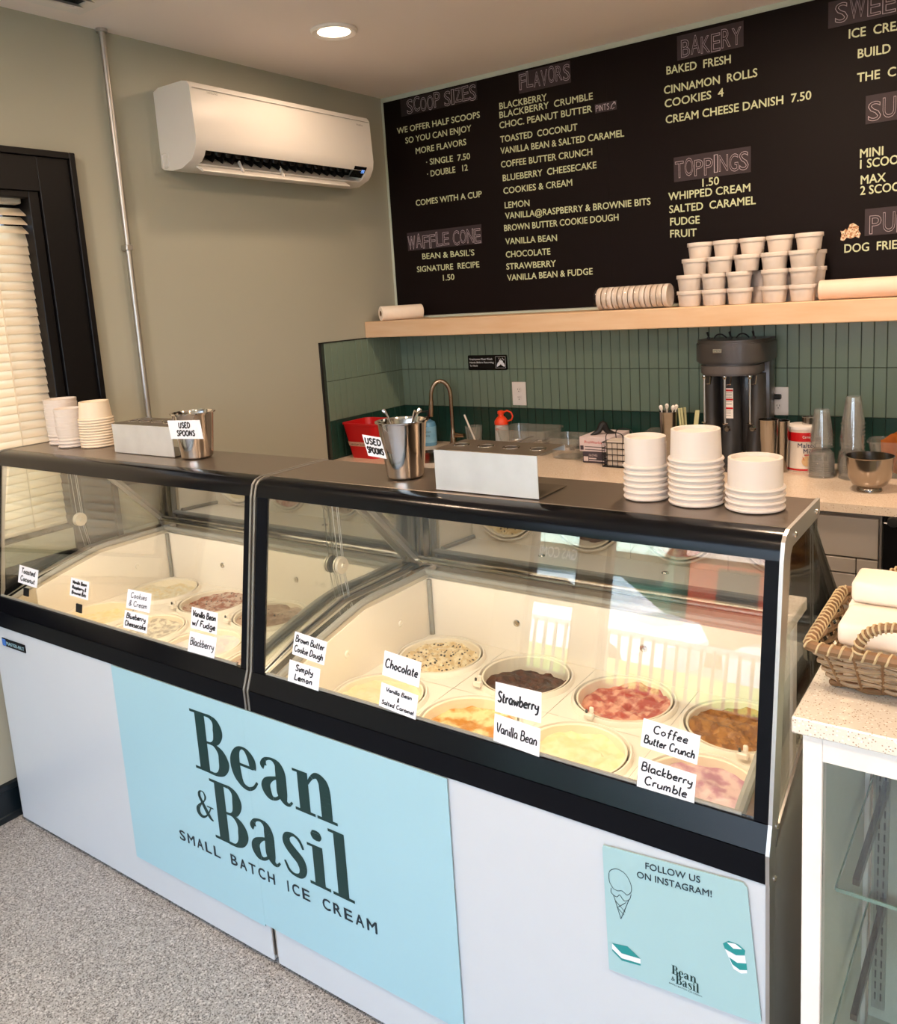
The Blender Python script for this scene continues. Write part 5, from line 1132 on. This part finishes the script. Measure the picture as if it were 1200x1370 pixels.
for z in(.70,.452):
    s=obj('glass_shelf',bx(2.585,3.5,-2.243,-1.885,z,z+.006),M_glass,dc); obj('green_edge',bx(2.585,3.5,-2.2455,-2.2435,z,z+.006),M_glasse,dc); obj('green_edge',bx(2.5825,2.5845,-2.243,-1.885,z,z+.006),M_glasse,dc)
    obj('bracket',prism(NB(),[(-2.20,z-.012),(-2.20,z-.001),(-1.885,z-.001),(-1.885,z-.03)],2.601,2.611,'x'),M_dark,dc)
for x in(2.60,3.1): 
    obj('slotted_standard',bx(x-.012,x+.012,-1.884,-1.8745,.2,.98),mat('shelf_standard_metal',(168,174,164),.4,.4),dc)
    bm=NB()
    for k in range(30):
        for d in(-.005,.005): box(bm,x+d-.0015,x+d+.0015,-1.8846,-1.8841,.22+k*.025,.236+k*.025)
    o=obj('slots',bm,M_dark2,dc); o['kind']='stuff'
obj('corner_seam',bx(2.72,2.723,-1.8765,-1.8745,.17,.99),M_dark,dc)
# ---------------------------------------------------------------- wicker basket with towels
wk=thing('wicker_basket','brown wicker basket of folded paper towels on the stone top','basket',(2.74,-2.15,1.026)); ZB=1.0262
def per(t_,f):
    """point on the perimeter: t in 0..1, f flare 0..1"""
    x0,x1=2.568-.020*f,2.92+.035*f; y0,y1=-2.215-.070*f,-2.075+.057*f
    L=[(x0,y0),(x1,y0),(x1,y1),(x0,y1)]; r=.02; W1,W2=x1-x0,y1-y0; tot=2*(W1+W2); d=t_*tot
    segs=[(0,W1),(1,W2),(2,W1),(3,W2)]
    for k,w_ in segs:
        if d<=w_ or k==3:
            p,q=L[k],L[(k+1)%4]; u=min(d/w_,1); nx,ny=[(0,-1),(1,0),(0,1),(-1,0)][k]
            e=min(u,1-u)*w_; rr=max(0,r-e); inn=rr*rr/r*.35
            return p[0]+(q[0]-p[0])*u-nx*inn,p[1]+(q[1]-p[1])*u-ny*inn,nx,ny
        d-=w_
NST=34; rows_=10
for s in range(NST):
    t_=(s+.5)/NST; bm=NB(); p0=per(t_,0); p1=per(t_,.9); obj('stake',tube(bm,[(p0[0],p0[1],ZB+.004),(p1[0],p1[1],ZB+.084)],.0026,5),M_wickd,wk)
for r_ in range(rows_):
    f_=r_/rows_*.92; z=ZB+.006+r_*.0082; P=[]; n=NST*4
    for k in range(n):
        x,y,nx,ny=per(k/n,f_); ph=math.cos(PI*(k/4)*1.0+ (PI if r_%2 else 0)); o_=.0048*ph; P.append((x+nx*o_,y+ny*o_,z+.0012*math.sin(PI*k/4+r_)))
    obj('woven_strand',tube(NB(),P,.0031 if r_ else .0042,6,closed=True),M_wick if r_ else M_wickd,wk,True)
def rimP(n,f=1.,z=.089): return [(per(k/n,f)[0],per(k/n,f)[1],ZB+z) for k in range(n)]
obj('rim',tube(NB(),rimP(120),.0085,8,closed=True),M_wickd,wk,True)
def wrap(path,R,turns,closed,r=.0019):
    n=turns*8; P=[]; m=len(path)
    for k in range(n+1):
        t_=k/n*(m if closed else m-1); i=int(t_)%m; j=(i+1)%m if closed else min(i+1,m-1); fr=t_-int(t_)
        p=Vector(path[i]).lerp(Vector(path[j]),fr); tg=(Vector(path[j])-Vector(path[i])).normalized() if i!=j else Vector((0,0,1))
        if tg.length<.1: tg=Vector(path[i])-Vector(path[i-1]); tg.normalize()
        ref=Vector((0,0,1)) if abs(tg.z)<.95 else Vector((0,1,0))
        s_=tg.cross(ref).normalized(); u_=s_.cross(tg); a=2*PI*k/8; P.append(p+(s_*math.cos(a)+u_*math.sin(a))*R)
    return P
obj('rim_binding',tube(NB(),wrap(rimP(120),.0088,88,True),.0018,5),M_wickl,wk,True)
for y,ty in((-2.289,-1),(-2.014,1)):
    cxh=2.668 if ty<0 else 2.66; hp=[(cxh+.052*math.cos(PI*k/16),y,ZB+.088+.052*math.sin(PI*k/16)**.8) for k in range(17)][::-1]
    h=obj('handle',tube(NB(),hp,.0068,8),M_wickd,wk,True); obj('handle_binding',tube(NB(),wrap(hp,.0072,20,False),.0018,5),M_wickl,wk,True)
obj('basket_floor',bx(2.572,2.915,-2.21,-2.08,ZB+.001,ZB+.004),M_wickd,wk)
def towelpile(y0,y1,z1,n,lab,x0=2.578):
    for i in range(n):
        z=ZB+.006+(z1-ZB-.006)*i/n; h=(z1-ZB-.006)/n
        bm=NB(); e=.003*math.sin(i*2.3); yy0,yy1=y0+abs(e),y1-.002*((i*3)%2)
        if z<ZB+.09: yy0=max(yy0,-2.205-.045*(z-ZB)/.09); yy1=min(yy1,-2.085+.035*(z-ZB)/.09)
        box(bm,x0+e,2.895+e,yy0,yy1,z+.0002,z+h-.0002,min(h*.4,.008),3)
        bmesh.ops.subdivide_edges(bm,edges=[e_ for e_ in bm.edges if e_.calc_length()>.1],cuts=10)
        for v in bm.verts: v.co.z+=noise.noise(v.co*30)*.0022; v.co.x+=noise.noise(v.co*25+Vector((3,1,2)))*.002
        tag(obj('folded_paper_towel',bm,M_towel,None,True),'folded white paper towel, %s from the bottom of the %s'%(ORD[i],lab),'paper towel','paper towels in the %s'%lab)
towelpile(-2.245,-2.147,1.142,3,'front pile in the basket',2.583)
towelpile(-2.144,-2.055,1.174,4,'rear pile in the basket',2.579)
# ---------------------------------------------------------------- street outside (seen only as reflections in the glass)
M_grass=mat('street_grass',(110,140,60),.9,col2=(150,170,80),vs=2); M_asph=mat('street_asphalt',(134,132,130),.9)
bm=NB(); box(bm,-40,30,-10.3,YF-.16,-.8,-.16); box(bm,-40,30,-45,-10.3,-.9,-.7); struct('trim_6',bm,M_asph)
g_=obj('grass_strip',bx(-14,10,-10.2,-8.2,-.155,-.12),M_grass); g_['kind']='structure'
bd=thing('green_storefront','green storefront across the street with a pale awning and company lettering','building',(-5.5,-16,-.7))
obj('facade',bx(-9.5,-2.2,-20,-15,-.699,3.6),mat('green_clapboard',(56,110,92),.7),bd)
bm=NB()
for k in range(24): prism(bm,[(-15,1.40),(-14.5,1.12),(-14.5,1.08),(-15,1.33)],-9.4+k*.3,-9.12+k*.3,'x')
o=obj('awning_strip',bm,mat('pale_awning',(214,232,214),.7),bd); o['kind']='stuff'
bm=NB(); text_on(bm,'TUGALO GAS COMPANY',0,1,.2,lambda u,v:Vector((-3.3-1.9*u,-14.95,v)),bold=.0,base=.80); [text_on(bm,'TUGALO GAS COMPANY',0,1,.2,lambda u,v,k=k:Vector((-3.3-1.9*u+k,-14.94+k,v)),base=.80+k*.5) for k in(.012,.022)]; obj('lettering',bm,M_case,bd)
bd=thing('red_brick_building','red brick building across the street to the left','building',(1.5,-17,-.7)); obj('facade',bx(-2.1,6,-20,-15.5,-.699,1.15),mat('red_brick_paint',(170,62,40),.8,var=.1),bd); obj('roof_band',bx(-2.15,6.05,-20.05,-15.4,1.151,2.1),mat('pink_parapet',(224,196,184),.8),bd)
for k in range(4): obj('window_opening',bx(-1.6+k*1.6,-.9+k*1.6,-15.52,-15.49,.4,1.0),M_dark,bd)
def car(x,y,m,label):
    t=thing('parked_car',label,'car',(x,y,-.7)); z=-.7
    side=[(-2.1,.35),(-2.15,.7),(-1.9,.86),(-1.15,.93),(-.55,1.38),(.75,1.42),(1.45,1.0),(2.0,.93),(2.15,.7),(2.1,.32)]
    obj('body',prism(NB(),[(x+p[0],z+p[1]) for p in side],y-.85,y+.85,'y'),m,t)
    obj('side_window',prism(NB(),[(x+p[0],z+p[1]) for p in[(-1.0,.96),(-.5,1.33),(.7,1.36),(1.25,1.0)]],y+.851,y+.86,'y'),M_blackg,t)
    for d in(-1.3,1.3):
        for s in(-.78,.78): obj('wheel',lathe(NB(),[(0,-.1),(.2,-.1),(.32,-.09),(.33,0),(.32,.09),(.2,.1),(0,.1)],(x+d,y+s,z+.331),20,'y'),M_blk,t,True)
car(-3.0,-12.0,mat('white_car_paint',(235,238,244),.2,coat=.8),'white parked car on the street outside'); car(1.9,-12.3,mat('silver_car_paint',(205,212,226),.2,.3,coat=.8),'silver parked car on the street outside')
fn_=thing('picket_fence','tan railing fence on the verge outside the shop','fence',(-1.5,-7.6,-.16))
mp_=None
for k in range(60):
    if mp_ is None:
        bm=NB(); prism(bm,[(-.012,0),(.012,0),(.012,.62),(-.012,.62)],-.01,.01,'y'); mp_=bpy.data.meshes.new('picket'); bm.to_mesh(mp_); bm.free(); mp_.materials.append(mat('tan_fence_paint',(190,170,140),.7))
    o=bpy.data.objects.new('picket',mp_); COL.objects.link(o); o.parent=fn_; o.location=(-2.0+k*.1,0,0.002)
for z in(.05,.6): obj('fence_rail',bx(-3.55,2.45,-7.63,-7.612,-.16+z,-.16+z+.05),M_case,fn_)
